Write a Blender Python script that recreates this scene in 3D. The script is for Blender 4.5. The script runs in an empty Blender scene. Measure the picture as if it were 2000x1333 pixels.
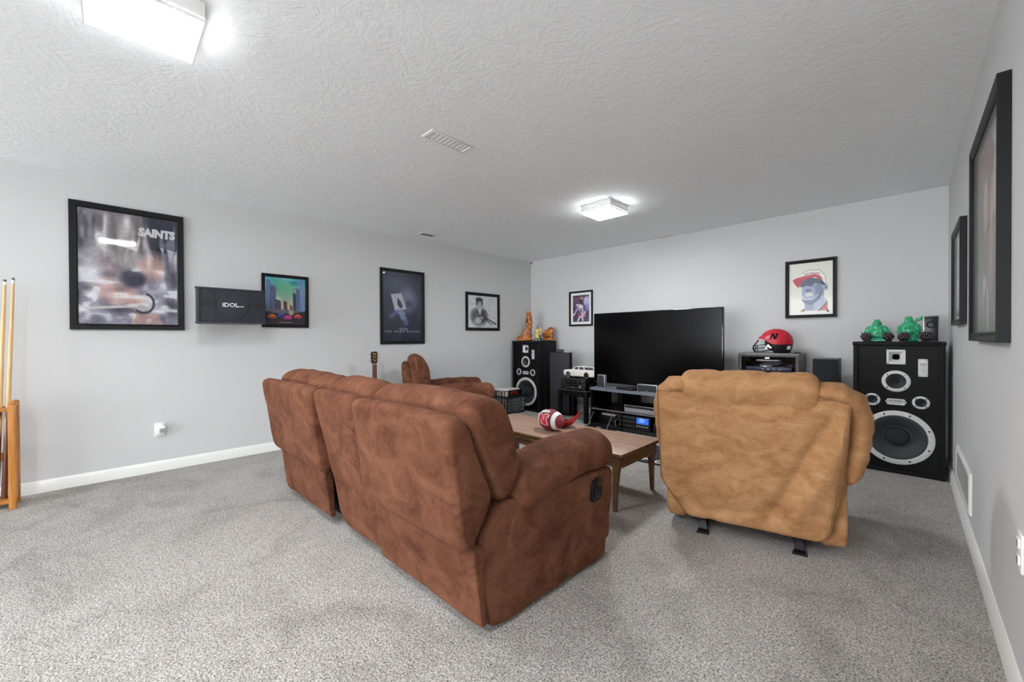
import bpy, bmesh, math, random
import numpy as np
from mathutils import Vector, Matrix, noise
random.seed(7)
PI = math.pi
sc = bpy.context.scene
col = sc.collection
# ---------------------------------------------------------------- camera
cam_d = bpy.data.cameras.new('camera')
cam = bpy.data.objects.new('camera', cam_d)
col.objects.link(cam)
sc.camera = cam
YAW, PITCH, ROLL = 0.779104, -0.00741, -0.0046654
cam_d.sensor_fit = 'HORIZONTAL'
cam_d.sensor_width = 36.0
cam_d.lens = 36.0 * 782.948 / 2000.0
cam_d.clip_start = 0.02
fw = Vector((-math.sin(YAW) * math.cos(PITCH), math.cos(YAW) * math.cos(PITCH), math.sin(PITCH)))
rt = Vector((math.cos(YAW), math.sin(YAW), 0))
up = rt.cross(fw)
r2 = rt * math.cos(ROLL) + up * math.sin(ROLL)
u2 = -rt * math.sin(ROLL) + up * math.cos(ROLL)
M = Matrix((r2, u2, -fw)).transposed().to_4x4()
M.translation = Vector((0, 0, 1.137))
cam.matrix_world = M
# ---------------------------------------------------------------- world, exposure
w = bpy.data.worlds.new('world')
sc.world = w
w.use_nodes = True
w.node_tree.nodes['Background'].inputs[0].default_value = (0.93, 0.97, 1.0, 1)
w.node_tree.nodes['Background'].inputs[1].default_value = 5.4  # added even fill, reaching the room through its open rear end
vs = sc.view_settings
vs.view_transform = 'Standard'
vs.look = 'None'
vs.gamma = 1.0
vs.use_curve_mapping = False
vs.exposure = 0.97
sc.cycles.diffuse_bounces = 8
sc.cycles.max_bounces = 12
LAMP = 61.0            # emission of the ceiling lamps' glass
XL, XR, YB, YF, H = -4.602, 0.2496, 5.130, -6.5, 2.44   # the basement goes on, open, behind YF

# ---------------------------------------------------------------- materials
MATS = {}
def lin(c):
    return tuple((x / 12.92 if x <= 0.04045 else ((x + 0.055) / 1.055) ** 2.4) for x in c)
def rgb(r, g, b):
    return lin((r / 255., g / 255., b / 255.))
def mat(name, c=(.5, .5, .5), rough=.5, metal=0., spec=.5, coat=0., sheen=0., emit=None, es=0., var=0., vscale=6., bump=0., bscale=80., trans=0., detail=4.):
    """plain principled material, with optional noise in colour and relief"""
    if name in MATS: return MATS[name]
    m = bpy.data.materials.new(name); m.use_nodes = True
    nt = m.node_tree; b = nt.nodes['Principled BSDF']
    b.inputs['Base Color'].default_value = (*c, 1)
    b.inputs['Roughness'].default_value = rough
    b.inputs['Metallic'].default_value = metal
    b.inputs['Specular IOR Level'].default_value = spec
    b.inputs['Coat Weight'].default_value = coat
    b.inputs['Coat Roughness'].default_value = .05
    b.inputs['Sheen Weight'].default_value = sheen
    b.inputs['Transmission Weight'].default_value = trans
    if emit:
        b.inputs['Emission Color'].default_value = (*emit, 1)
        b.inputs['Emission Strength'].default_value = es
    if var or bump:
        tc = nt.nodes.new('ShaderNodeTexCoord')
    if var:
        n = nt.nodes.new('ShaderNodeTexNoise'); n.inputs['Scale'].default_value = vscale; n.inputs['Detail'].default_value = detail
        nt.links.new(tc.outputs['Object'], n.inputs['Vector'])
        r = nt.nodes.new('ShaderNodeValToRGB')
        r.color_ramp.elements[0].position = .3; r.color_ramp.elements[1].position = .7
        r.color_ramp.elements[0].color = (*[max(0, x * (1 - var)) for x in c], 1)
        r.color_ramp.elements[1].color = (*[min(1, x * (1 + var)) for x in c], 1)
        nt.links.new(n.outputs['Fac'], r.inputs['Fac']); nt.links.new(r.outputs['Color'], b.inputs['Base Color'])
    if bump:
        n2 = nt.nodes.new('ShaderNodeTexNoise'); n2.inputs['Scale'].default_value = bscale; n2.inputs['Detail'].default_value = 3
        nt.links.new(tc.outputs['Object'], n2.inputs['Vector'])
        bp = nt.nodes.new('ShaderNodeBump'); bp.inputs['Strength'].default_value = bump; bp.inputs['Distance'].default_value = .01
        nt.links.new(n2.outputs['Fac'], bp.inputs['Height']); nt.links.new(bp.outputs['Normal'], b.inputs['Normal'])
    MATS[name] = m
    return m
def N(nt, t, **kw):
    n = nt.nodes.new(t)
    for k, v in kw.items():
        if k in n.inputs.keys(): n.inputs[k].default_value = v
        else: setattr(n, k, v)
    return n
def ramp(nt, stops):
    r = nt.nodes.new('ShaderNodeValToRGB'); e = r.color_ramp.elements
    while len(e) < len(stops): e.new(.5)
    for i, (p, c) in enumerate(stops):
        e[i].position = p; e[i].color = (*c, 1)
    return r

def suede(name, dark, mid, light, seed=0., zs=.62, bump=.35, sc1=5.5):
    """brushed suede: nap lying in different directions gives soft blotches of tone"""
    m = bpy.data.materials.new(name); m.use_nodes = True; nt = m.node_tree; b = nt.nodes['Principled BSDF']; L = nt.links
    tc = N(nt, 'ShaderNodeTexCoord'); mp = N(nt, 'ShaderNodeMapping'); mp.inputs['Location'].default_value = (seed, seed * .7, 0); mp.inputs['Scale'].default_value = (1, 1, zs)
    L.new(tc.outputs['Object'], mp.inputs['Vector'])
    n1 = N(nt, 'ShaderNodeTexNoise', Scale=sc1, Detail=7., Roughness=.64, Distortion=.7); L.new(mp.outputs[0], n1.inputs['Vector'])
    n2 = N(nt, 'ShaderNodeTexNoise', Scale=24., Detail=4., Roughness=.6, Distortion=1.5); L.new(mp.outputs[0], n2.inputs['Vector'])
    mx = N(nt, 'ShaderNodeMath', operation='MULTIPLY_ADD'); L.new(n2.outputs['Fac'], mx.inputs[0]); mx.inputs[1].default_value = .28; 
    sb = N(nt, 'ShaderNodeMath', operation='SUBTRACT'); L.new(n1.outputs['Fac'], sb.inputs[0]); sb.inputs[1].default_value = .14
    L.new(sb.outputs[0], mx.inputs[2])
    r = ramp(nt, [(.33, dark), (.47, mid), (.66, light)]); L.new(mx.outputs[0], r.inputs['Fac']); L.new(r.outputs['Color'], b.inputs['Base Color'])
    b.inputs['Roughness'].default_value = .85; b.inputs['Specular IOR Level'].default_value = .15
    b.inputs['Sheen Weight'].default_value = .28; b.inputs['Sheen Roughness'].default_value = .45; b.inputs['Sheen Tint'].default_value = (*light, 1)
    n3 = N(nt, 'ShaderNodeTexNoise', Scale=9., Detail=3., Distortion=.8); L.new(tc.outputs['Object'], n3.inputs['Vector'])
    n4 = N(nt, 'ShaderNodeTexNoise', Scale=420., Detail=2.); L.new(tc.outputs['Object'], n4.inputs['Vector'])
    ad = N(nt, 'ShaderNodeMath', operation='MULTIPLY_ADD'); L.new(n4.outputs['Fac'], ad.inputs[0]); ad.inputs[1].default_value = .06; L.new(n3.outputs['Fac'], ad.inputs[2])
    bp = N(nt, 'ShaderNodeBump', Strength=bump, Distance=.03); L.new(ad.outputs[0], bp.inputs['Height']); L.new(bp.outputs['Normal'], b.inputs['Normal'])
    MATS[name] = m; return m

def carpet_mat():
    m = bpy.data.materials.new('grey carpet'); m.use_nodes = True; nt = m.node_tree; b = nt.nodes['Principled BSDF']; L = nt.links
    tc = N(nt, 'ShaderNodeTexCoord')
    n1 = N(nt, 'ShaderNodeTexNoise', Scale=150., Detail=3., Roughness=.7, Distortion=.6); L.new(tc.outputs['Object'], n1.inputs['Vector'])
    r1 = ramp(nt, [(.34, rgb(84, 79, 74)), (.45, rgb(158, 152, 146)), (.55, rgb(204, 199, 193)), (.68, rgb(238, 235, 231))]); L.new(n1.outputs['Fac'], r1.inputs['Fac'])
    n2 = N(nt, 'ShaderNodeTexNoise', Scale=1.7, Detail=6., Roughness=.62, Distortion=1.2); L.new(tc.outputs['Object'], n2.inputs['Vector'])
    r2_ = ramp(nt, [(.34, (.70, .69, .68)), (.5, (.93, .925, .92)), (.63, (1., 1., 1.))]); L.new(n2.outputs['Fac'], r2_.inputs['Fac'])
    n5 = N(nt, 'ShaderNodeTexNoise', Scale=28., Detail=4., Roughness=.7, Distortion=.5); L.new(tc.outputs['Object'], n5.inputs['Vector'])
    r5 = ramp(nt, [(.35, (.86, .855, .85)), (.62, (1., 1., 1.))]); L.new(n5.outputs['Fac'], r5.inputs['Fac'])
    mx = N(nt, 'ShaderNodeMixRGB', blend_type='MULTIPLY'); mx.inputs[0].default_value = 1.; L.new(r1.outputs['Color'], mx.inputs[1]); L.new(r2_.outputs['Color'], mx.inputs[2])
    mx2 = N(nt, 'ShaderNodeMixRGB', blend_type='MULTIPLY'); mx2.inputs[0].default_value = 1.; L.new(mx.outputs[0], mx2.inputs[1]); L.new(r5.outputs['Color'], mx2.inputs[2])
    L.new(mx2.outputs[0], b.inputs['Base Color'])
    b.inputs['Roughness'].default_value = .95; b.inputs['Specular IOR Level'].default_value = .1; b.inputs['Sheen Weight'].default_value = .15
    n3 = N(nt, 'ShaderNodeTexNoise', Scale=170., Detail=3., Roughness=.7); L.new(tc.outputs['Object'], n3.inputs['Vector'])
    ad = N(nt, 'ShaderNodeMath', operation='MULTIPLY_ADD'); L.new(n5.outputs['Fac'], ad.inputs[0]); ad.inputs[1].default_value = .6; L.new(n3.outputs['Fac'], ad.inputs[2])
    bp = N(nt, 'ShaderNodeBump', Strength=.75, Distance=.012); L.new(ad.outputs[0], bp.inputs['Height']); L.new(bp.outputs['Normal'], b.inputs['Normal'])
    MATS[m.name] = m; return m

def ceiling_mat():
    m = bpy.data.materials.new('brushed texture ceiling paint'); m.use_nodes = True; nt = m.node_tree; b = nt.nodes['Principled BSDF']; L = nt.links
    b.inputs['Base Color'].default_value = (*rgb(243, 246, 248), 1); b.inputs['Roughness'].default_value = .75; b.inputs['Specular IOR Level'].default_value = .3
    tc = N(nt, 'ShaderNodeTexCoord')
    v = N(nt, 'ShaderNodeTexVoronoi', Scale=9.); v.feature = 'F1'; L.new(tc.outputs['Object'], v.inputs['Vector'])
    # brush strokes fanning out of every dab: direction jumps from cell to cell
    wv = N(nt, 'ShaderNodeTexNoise', Scale=1., Detail=4., Roughness=.6, Distortion=.5); st = N(nt, 'ShaderNodeMapping'); st.inputs['Scale'].default_value = (38, 8, 1)
    rot = N(nt, 'ShaderNodeVectorRotate'); rot.rotation_type = 'Z_AXIS'
    sp = N(nt, 'ShaderNodeSeparateColor'); L.new(v.outputs['Color'], sp.inputs[0])
    mu = N(nt, 'ShaderNodeMath', operation='MULTIPLY'); mu.inputs[1].default_value = 6.28; L.new(sp.outputs[0], mu.inputs[0])
    L.new(tc.outputs['Object'], rot.inputs['Vector']); L.new(mu.outputs[0], rot.inputs['Angle'])
    L.new(rot.outputs[0], st.inputs['Vector']); L.new(st.outputs[0], wv.inputs['Vector'])
    n2 = N(nt, 'ShaderNodeTexNoise', Scale=26., Detail=3.); L.new(tc.outputs['Object'], n2.inputs['Vector'])
    m1 = N(nt, 'ShaderNodeMath', operation='MULTIPLY'); L.new(wv.outputs['Fac'], m1.inputs[0]); L.new(n2.outputs['Fac'], m1.inputs[1])
    bp = N(nt, 'ShaderNodeBump', Strength=.5, Distance=.011); L.new(m1.outputs[0], bp.inputs['Height']); L.new(bp.outputs['Normal'], b.inputs['Normal'])
    MATS[m.name] = m; return m

def wood(name, a, b_, sx=1., rough=.4):
    if name in MATS: return MATS[name]
    m = bpy.data.materials.new(name); m.use_nodes = True; nt = m.node_tree; b = nt.nodes['Principled BSDF']; L = nt.links
    tc = N(nt, 'ShaderNodeTexCoord'); mp = N(nt, 'ShaderNodeMapping'); mp.inputs['Scale'].default_value = {1.: (2, 22, 22), 2.: (22, 22, 2)}[sx]
    L.new(tc.outputs['Object'], mp.inputs['Vector'])
    n = N(nt, 'ShaderNodeTexNoise', Scale=1.6, Detail=6., Roughness=.6, Distortion=.6); L.new(mp.outputs[0], n.inputs['Vector'])
    r = ramp(nt, [(.35, a), (.65, b_)]); L.new(n.outputs['Fac'], r.inputs['Fac']); L.new(r.outputs['Color'], b.inputs['Base Color'])
    b.inputs['Roughness'].default_value = rough
    MATS[name] = m; return m

def print_mat():
    if 'printed picture' in MATS: return MATS['printed picture']
    m = bpy.data.materials.new('printed picture'); m.use_nodes = True; nt = m.node_tree; b = nt.nodes['Principled BSDF']
    a = N(nt, 'ShaderNodeVertexColor'); a.layer_name = 'Col'
    nt.links.new(a.outputs['Color'], b.inputs['Base Color']); b.inputs['Roughness'].default_value = .55
    MATS[m.name] = m; return m
def pane_mat(name='picture glass', tint=(1, 1, 1), ior=1.25, k=1., rough=.04):
    if name in MATS: return MATS[name]
    m = bpy.data.materials.new(name); m.use_nodes = True; nt = m.node_tree; L = nt.links
    nt.nodes.remove(nt.nodes['Principled BSDF']); out = nt.nodes['Material Output']
    t = N(nt, 'ShaderNodeBsdfTransparent'); t.inputs[0].default_value = (*tint, 1); g = N(nt, 'ShaderNodeBsdfGlossy'); g.inputs['Roughness'].default_value = rough
    fr = N(nt, 'ShaderNodeFresnel'); fr.inputs[0].default_value = ior
    mx = N(nt, 'ShaderNodeMixShader'); fk = N(nt, 'ShaderNodeMath', operation='MULTIPLY'); fk.inputs[1].default_value = k; L.new(fr.outputs[0], fk.inputs[0]); L.new(fk.outputs[0], mx.inputs[0]); L.new(t.outputs[0], mx.inputs[1]); L.new(g.outputs[0], mx.inputs[2]); L.new(mx.outputs[0], out.inputs[0])
    MATS[name] = m; return m

# ---------------------------------------------------------------- mesh helpers
def frame_from(d):
    d = Vector(d).normalized()
    a = Vector((0, 0, 1)) if abs(d.z) < .9 else Vector((1, 0, 0))
    x = a.cross(d).normalized(); y = d.cross(x)
    return x, y, d
def rpoly(poly, r, n=4):
    """round the corners of a 2-D polygon"""
    out = []; k = len(poly)
    for i in range(k):
        p0, p1, p2 = Vector(poly[i - 1]), Vector(poly[i]), Vector(poly[(i + 1) % k])
        a, b = p0 - p1, p2 - p1; ra = min(r, a.length * .48); rb = min(r, b.length * .48)
        A = p1 + a.normalized() * ra; B = p1 + b.normalized() * rb
        for j in range(n + 1):
            t = j / n; out.append(tuple((1 - t) ** 2 * A + 2 * t * (1 - t) * p1 + t * t * B))
    return out
def resample(poly, n):
    P = [Vector(p) for p in poly]; P.append(P[0]); d = [0]
    for i in range(1, len(P)): d.append(d[-1] + (P[i] - P[i - 1]).length)
    out = []; j = 0
    for i in range(n):
        s = d[-1] * i / n
        while d[j + 1] < s: j += 1
        t = (s - d[j]) / max(1e-9, d[j + 1] - d[j]); out.append(P[j].lerp(P[j + 1], t))
    return out
class MB:
    def __init__(s): s.bm = bmesh.new()
    def box(s, c, d, bev=0., rz=0., seg=2, rot=None):
        m = Matrix.Translation(c) @ (rot.to_4x4() if rot else Matrix.Rotation(rz, 4, 'Z')) @ Matrix.Diagonal((d[0], d[1], d[2], 1))
        g = bmesh.ops.create_cube(s.bm, size=1., matrix=m)
        if bev:
            es = list({e for v in g['verts'] for e in v.link_edges})
            bmesh.ops.bevel(s.bm, geom=es, offset=bev, segments=seg, affect='EDGES', profile=.5)
        return s
    def cyl(s, p0, p1, r0, r1=None, n=20):
        r1 = r0 if r1 is None else r1
        p0, p1 = Vector(p0), Vector(p1); x, y, z = frame_from(p1 - p0)
        m = Matrix((x, y, z)).transposed().to_4x4(); m.translation = (p0 + p1) / 2
        bmesh.ops.create_cone(s.bm, cap_ends=True, segments=n, radius1=r0, radius2=r1, depth=(p1 - p0).length, matrix=m); return s
    def sph(s, c, r, u=16, v=10, rot=None):
        r = (r, r, r) if isinstance(r, (int, float)) else r
        m = Matrix.Translation(c) @ (rot.to_4x4() if rot else Matrix()) @ Matrix.Diagonal((*r, 1))
        bmesh.ops.create_uvsphere(s.bm, u_segments=u, v_segments=v, radius=1., matrix=m); return s
    def loft(s, rings, cap=True, closed=True):
        V = [[s.bm.verts.new(p) for p in ring] for ring in rings]; n = len(V[0])
        for a, b in zip(V[:-1], V[1:]):
            for i in range(n if closed else n - 1):
                j = (i + 1) % n; s.bm.faces.new((a[i], a[j], b[j], b[i]))
        if cap:
            for ring, fl in ((V[0], True), (V[-1], False)):
                c = sum((v.co for v in ring), Vector()) / n; cv = s.bm.verts.new(c)
                for i in range(n):
                    j = (i + 1) % n
                    s.bm.faces.new((ring[j], ring[i], cv) if fl else (ring[i], ring[j], cv))
        return s
    def tube(s, path, r, n=8, flat=1.):
        P = [Vector(p) for p in path]; rings = []; prev = None
        for i, p in enumerate(P):
            d = (P[min(i + 1, len(P) - 1)] - P[max(i - 1, 0)]).normalized()
            if prev is None: x, y, _ = frame_from(d)
            else:
                x = (prev - d * prev.dot(d)).normalized(); y = d.cross(x)
            prev = x; rr = r[i] if isinstance(r, (list, tuple)) else r
            rings.append([p + x * math.cos(2 * PI * k / n) * rr + y * math.sin(2 * PI * k / n) * rr * flat for k in range(n)])
        return s.loft(rings)
    def ring(s, path, r, n=6):
        P = [Vector(p) for p in path]; k = len(P); rings = []
        for i, p in enumerate(P):
            d = (P[(i + 1) % k] - P[i - 1]).normalized(); x, y, _ = frame_from(d)
            rings.append([p + x * math.cos(2 * PI * j / n) * r + y * math.sin(2 * PI * j / n) * r for j in range(n)])
        rings.append(rings[0]); return s.loft(rings, cap=False)
    def prism(s, poly, lo, hi, axis='y'):
        """2-D polygon pushed along an axis: y -> (x,z) polygon, x -> (y,z), z -> (x,y)"""
        f = {'y': lambda p, t: (p[0], t, p[1]), 'x': lambda p, t: (t, p[0], p[1]), 'z': lambda p, t: (p[0], p[1], t)}[axis]
        a = [s.bm.verts.new(f(p, lo)) for p in poly]; b = [s.bm.verts.new(f(p, hi)) for p in poly]; n = len(poly)
        s.bm.faces.new(a); s.bm.faces.new(b[::-1])
        for i in range(n): s.bm.faces.new((a[i], b[i], b[(i + 1) % n], a[(i + 1) % n]))
        return s
    def lathe(s, prof, o=(0, 0, 0), d=(0, 0, 1), n=32, cap=False):
        x, y, z = frame_from(d); o = Vector(o)
        rings = [[o + z * h + (x * math.cos(2 * PI * k / n) + y * math.sin(2 * PI * k / n)) * max(r, 1e-5) for k in range(n)] for r, h in prof]
        return s.loft(rings, cap=cap)
    def pillow(s, prof, lo, hi, rend, axis='x', n=56, mid=14, crown=0., noff=None, wr=0., wf=7., rnd=.05, seed=0.):
        """a padded form: rounded profile pushed along an axis with rounded ends, a crown and a few wrinkles"""
        P = resample(rpoly(prof, rnd), n); c = sum(P, Vector((0, 0))) / n
        ha = max(abs(p[0] - c[0]) for p in P); hb = max(abs(p[1] - c[1]) for p in P)
        secs = []; k = 6
        for i in range(k): th = PI / 2 * i / k; secs.append((lo + rend * (1 - math.cos(th)), rend * (1 - math.sin(th))))
        for i in range(mid + 1): secs.append((lo + rend + (hi - lo - 2 * rend) * i / mid, 0))
        for i in range(k - 1, -1, -1): th = PI / 2 * i / k; secs.append((hi - rend * (1 - math.cos(th)), rend * (1 - math.sin(th))))
        rings = []
        for t, ins in secs:
            u = (t - lo) / (hi - lo); g = 1 + crown * (1 - (2 * u - 1) ** 2)
            sa, sb = (ha - ins) / ha * g, (hb - ins) / hb * g; off = noff(u) if noff else (0, 0)
            ring = []
            for p in P:
                a = c[0] + (p[0] - c[0]) * sa + off[0]; b = c[1] + (p[1] - c[1]) * sb + off[1]
                q = Vector((t, a, b)) if axis == 'x' else (Vector((a, t, b)) if axis == 'y' else Vector((a, b, t)))
                ring.append(q)
            rings.append(ring)
        if axis != 'x': rings = [r[::-1] for r in rings] if axis == 'y' else rings
        s.loft(rings)
        if wr:
            s.bm.normal_update()
            for v in s.bm.verts:
                q = v.co * wf + Vector((seed, seed * 1.3, 0)); v.co += v.normal * (noise.noise(q) * wr + noise.noise(q * 2.7) * wr * .4)
        return s
    def plate(s, x0, x1, y0, y1, z0, z1): return s.box(((x0 + x1) / 2, (y0 + y1) / 2, (z0 + z1) / 2), (abs(x1 - x0), abs(y1 - y0), abs(z1 - z0)))
    def bxx(s, x0, x1, y0, y1, z0, z1, bev=0.): return s.box(((x0 + x1) / 2, (y0 + y1) / 2, (z0 + z1) / 2), (abs(x1 - x0), abs(y1 - y0), abs(z1 - z0)), bev)
    def build(s, name, m, parent=None, ang=35., fix=True):
        if fix: bmesh.ops.recalc_face_normals(s.bm, faces=s.bm.faces[:])
        me = bpy.data.meshes.new(name); s.bm.to_mesh(me); s.bm.free()
        me.materials.append(m)
        me.polygons.foreach_set('use_smooth', [True] * len(me.polygons))
        me.set_sharp_from_angle(angle=math.radians(ang))
        o = bpy.data.objects.new(name, me); col.objects.link(o)
        if parent: o.parent = parent
        return o
def tag(o, label=None, cat=None, group=None, kind=None):
    if label: o['label'] = label
    if cat: o['category'] = cat
    if group: o['group'] = group
    if kind: o['kind'] = kind
    return o
def thing(name, label, cat, loc=(0, 0, 0), rz=0., group=None):
    o = bpy.data.objects.new(name, None); col.objects.link(o); o.empty_display_size = .1
    o.location = loc; o.rotation_euler = (0, 0, rz)
    return tag(o, label, cat, group)
def part(name, m, parent, f, ang=35.):
    b = MB(); f(b); return b.build(name, m, parent, ang)
def dup(o, parent=None):
    c = o.copy(); col.objects.link(c); c.parent = parent
    for ch in list(o.children): dup(ch, c)
    return c
def text_mesh(name, body, size, m, parent, loc, rot=(PI / 2, 0, 0), ext=.0006, shear=0., offset=0., spacing=1., align='CENTER', sx=1.):
    cu = bpy.data.curves.new('lettering', 'FONT'); cu.body = body; cu.size = size; cu.extrude = ext; cu.shear = shear; cu.offset = offset
    cu.space_character = spacing; cu.align_x = align; cu.align_y = 'CENTER'; cu.resolution_u = 2
    t = bpy.data.objects.new('lettering', cu); col.objects.link(t)
    dg = bpy.context.evaluated_depsgraph_get(); me = bpy.data.meshes.new_from_object(t.evaluated_get(dg))
    bpy.data.objects.remove(t); bpy.data.curves.remove(cu)
    me.materials.clear(); me.materials.append(m)
    o = bpy.data.objects.new(name, me); col.objects.link(o); o.parent = parent; o.location = loc; o.rotation_euler = rot; o.scale = (sx, 1, 1)
    return o
def remeshed(name, b, m, parent, voxel=.006, smooth=3, disp=0., dscale=30., ang=60.):
    """fuse the shapes in b into one carved skin"""
    o = b.build(name, m, None, ang, fix=True)
    md = o.modifiers.new('fuse', 'REMESH'); md.mode = 'VOXEL'; md.voxel_size = voxel
    if smooth:
        ms = o.modifiers.new('soft', 'SMOOTH'); ms.iterations = smooth; ms.factor = .5
    dg = bpy.context.evaluated_depsgraph_get(); dg.update()
    me = bpy.data.meshes.new_from_object(o.evaluated_get(dg)); o.modifiers.clear(); old = o.data; o.data = me; bpy.data.meshes.remove(old)
    if disp:
        nn = [v.normal.copy() for v in me.vertices]
        for v, n_ in zip(me.vertices, nn):
            v.co += n_ * (abs(noise.noise(v.co * dscale)) - .3) * disp
    me.polygons.foreach_set('use_smooth', [True] * len(me.polygons))
    if parent: o.parent = parent
    return o

# ---------------------------------------------------------------- common materials
BLACK = mat('black paint', rgb(7, 7, 8), .5, spec=.2)
BLACKG = mat('black gloss', rgb(7, 7, 8), .14, coat=.3)
PLASTIC = mat('black plastic', rgb(17, 17, 19), .42, spec=.4)
CHAR = mat('charcoal vinyl', rgb(11, 11, 13), .6, spec=.25, bump=.25, bscale=400)
WHITE = mat('white paint', rgb(232, 232, 228), .4)
OFFW = mat('white plastic', rgb(236, 236, 234), .3)
SILVER = mat('silver plastic', rgb(185, 186, 190), .32, metal=.6)
CHROME = mat('chrome', rgb(220, 220, 222), .15, metal=1.)
GREYM = mat('grey metal', rgb(120, 121, 125), .4, metal=.5)
FRAME = mat('black picture frame', rgb(14, 14, 17), .45, spec=.25)
RED = mat('red shell', rgb(196, 30, 52), .4)
SUEDE = suede('brown suede', rgb(79, 45, 31), rgb(97, 60, 43), rgb(116, 76, 57), 0., 1.15, .22, 6.)
TAN = suede('tan suede', rgb(148, 105, 68), rgb(164, 120, 81), rgb(180, 138, 98), 3.3, 1.7, .15, 8.)
def rootwood():
    m = bpy.data.materials.new('polished root wood'); m.use_nodes = True; nt = m.node_tree; b = nt.nodes['Principled BSDF']; L = nt.links
    tc = N(nt, 'ShaderNodeTexCoord'); mp = N(nt, 'ShaderNodeMapping'); mp.inputs['Scale'].default_value = (1, 1, .4); L.new(tc.outputs['Object'], mp.inputs['Vector'])
    n = N(nt, 'ShaderNodeTexNoise', Scale=30., Detail=6., Roughness=.65, Distortion=1.6); L.new(mp.outputs[0], n.inputs['Vector'])
    r = ramp(nt, [(.36, rgb(72, 30, 10)), (.47, rgb(168, 84, 24)), (.57, rgb(206, 128, 48)), (.68, rgb(238, 190, 116))]); L.new(n.outputs['Fac'], r.inputs['Fac']); L.new(r.outputs['Color'], b.inputs['Base Color'])
    b.inputs['Roughness'].default_value = .22; b.inputs['Coat Weight'].default_value = .5
    MATS[m.name] = m; return m
DARKCLOTH = mat('dark lining cloth', rgb(28, 24, 22), .9)
# ================================================================ the room
def struct(o): o['kind'] = 'structure'; return o
WALL = mat('light grey wall paint', rgb(207, 207, 207), .7, spec=.3, bump=.03, bscale=120)
TRIM = mat('white trim paint', rgb(236, 236, 232), .35)
T = .12
struct(part('floor', carpet_mat(), None, lambda b: b.plate(XL - T, XR + T, YF, YB + T, -.1, 0)))
struct(part('ceiling', ceiling_mat(), None, lambda b: b.plate(XL - T, XR + T, YF, YB + T, H, H + .1)))
struct(part('wall_left', WALL, None, lambda b: b.plate(XL - T, XL, YF, YB + T, 0, H)))
struct(part('wall_right', WALL, None, lambda b: b.plate(XR, XR + T, YF, YB + T, 0, H)))
struct(part('wall_back', WALL, None, lambda b: b.plate(XL, XR, YB, YB + T, 0, H)))
def base_prof(): return [(0, 0), (.015, 0), (.015, .068), (.011, .074), (.009, .083), (.004, .09), (0, .09)]
struct(part('baseboard_left', TRIM, None, lambda b: b.prism([(XL + a, z) for a, z in base_prof()], YF, YB, 'y')))
struct(part('baseboard_right', TRIM, None, lambda b: b.prism([(XR - a, z) for a, z in base_prof()], YF, YB, 'y')))
struct(part('baseboard_back', TRIM, None, lambda b: b.prism([(YB - a, z) for a, z in base_prof()], XL + .016, XR - .016, 'x')))

# ---------------------------------------------------------------- ceiling lamps (they light the room)
def ceiling_lamp(label, x, y, power=1.):
    GLOW = mat('lit frosted lamp glass %.2f' % power, rgb(245, 245, 243), .4, emit=(.93, .97, 1.), es=LAMP * power)
    t = thing('ceiling_lamp', label, 'lamp', (x, y, H), 0, 'square ceiling lamps')
    part('base_plate', OFFW, t, lambda b: b.bxx(-.166, .166, -.166, .166, -.0635, 0, .005))
    part('glass_shade', GLOW, t, lambda b: b.box((0, 0, -.072), (.325, .325, .012), .003))
    part('glass_rim', OFFW, t, lambda b: b.loft([[(sx * h, sy * h, z) for sx, sy in ((-1, -1), (1, -1), (1, 1), (-1, 1))] for h, z in ((.163, -.0785), (.168, -.0785), (.168, -.0668), (.163, -.0668), (.163, -.0785))], cap=False))
    for sx, sy in ((1, 0), (-1, 0), (0, 1), (0, -1)):
        part('clip', GREYM, t, lambda b: b.cyl((sx * .1, sy * .1, -.066), (sx * .1, sy * .1, -.028), .005, n=8))
    return t
ceiling_lamp('square glass ceiling lamp nearest the camera, cut by the top edge', -2.10, .115, .75)
ceiling_lamp('small square glass ceiling lamp glowing in front of the television wall', -2.14, 3.48)
ceiling_lamp('added square ceiling lamp, unseen behind the camera, brightening the right side', -.7, -1.2, 1.7)  # added lamp, out of view, lifting the right-hand floor and wall

# ---------------------------------------------------------------- ceiling registers
SLOT = mat('dark vent slot', rgb(95, 95, 95), .8)
def register(name, label, x, y, lx, ly, n, m=WHITE, slots=SLOT, tilt=.5):
    t = thing(name, label, 'vent', (x, y, H))
    part('frame', m, t, lambda b: b.loft([[(sx * (lx / 2 - i), sy * (ly / 2 - i), z) for sx, sy in ((-1, -1), (1, -1), (1, 1), (-1, 1))] for i, z in ((0, 0), (0, -.004), (.006, -.008), (.016, -.008), (.016, -.001))], cap=False))
    part('duct', slots, t, lambda b: b.plate(-lx / 2 + .012, lx / 2 - .012, -ly / 2 + .012, ly / 2 - .012, -.0015, 0))
    for i in range(n):
        yy = -ly / 2 + .02 + (ly - .04) * (i + .5) / n
        part('slat', m, t, lambda b: b.box((0, yy, -.004), (lx - .03, (ly - .04) / n * .62, .0015), rot=Matrix.Rotation(tilt, 3, 'X')))
    return t
register('ceiling_vent', 'white ceiling register in the middle of the ceiling between the two lamps', -2.162, 1.60, .125, .33, 9, slots=mat('pale vent slot', rgb(243, 246, 248), .7), tilt=.12)
register('ceiling_vent', 'small ceiling vent with dark slots close to the poster wall', -4.285, 2.84, .13, .22, 6)
register('ceiling_vent', 'tiny ceiling vent right against the television wall', -2.21, 5.06, .16, .07, 2)
t = thing('corner_sensor', 'tiny round white sensor tucked into the ceiling corner', 'sensor', (XL + .03, YB - .03, H - .03))
part('housing', OFFW, t, lambda b: b.sph((0, 0, 0), .026))
part('lens', BLACKG, t, lambda b: b.sph((.017, -.017, -.004), .012))

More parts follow.
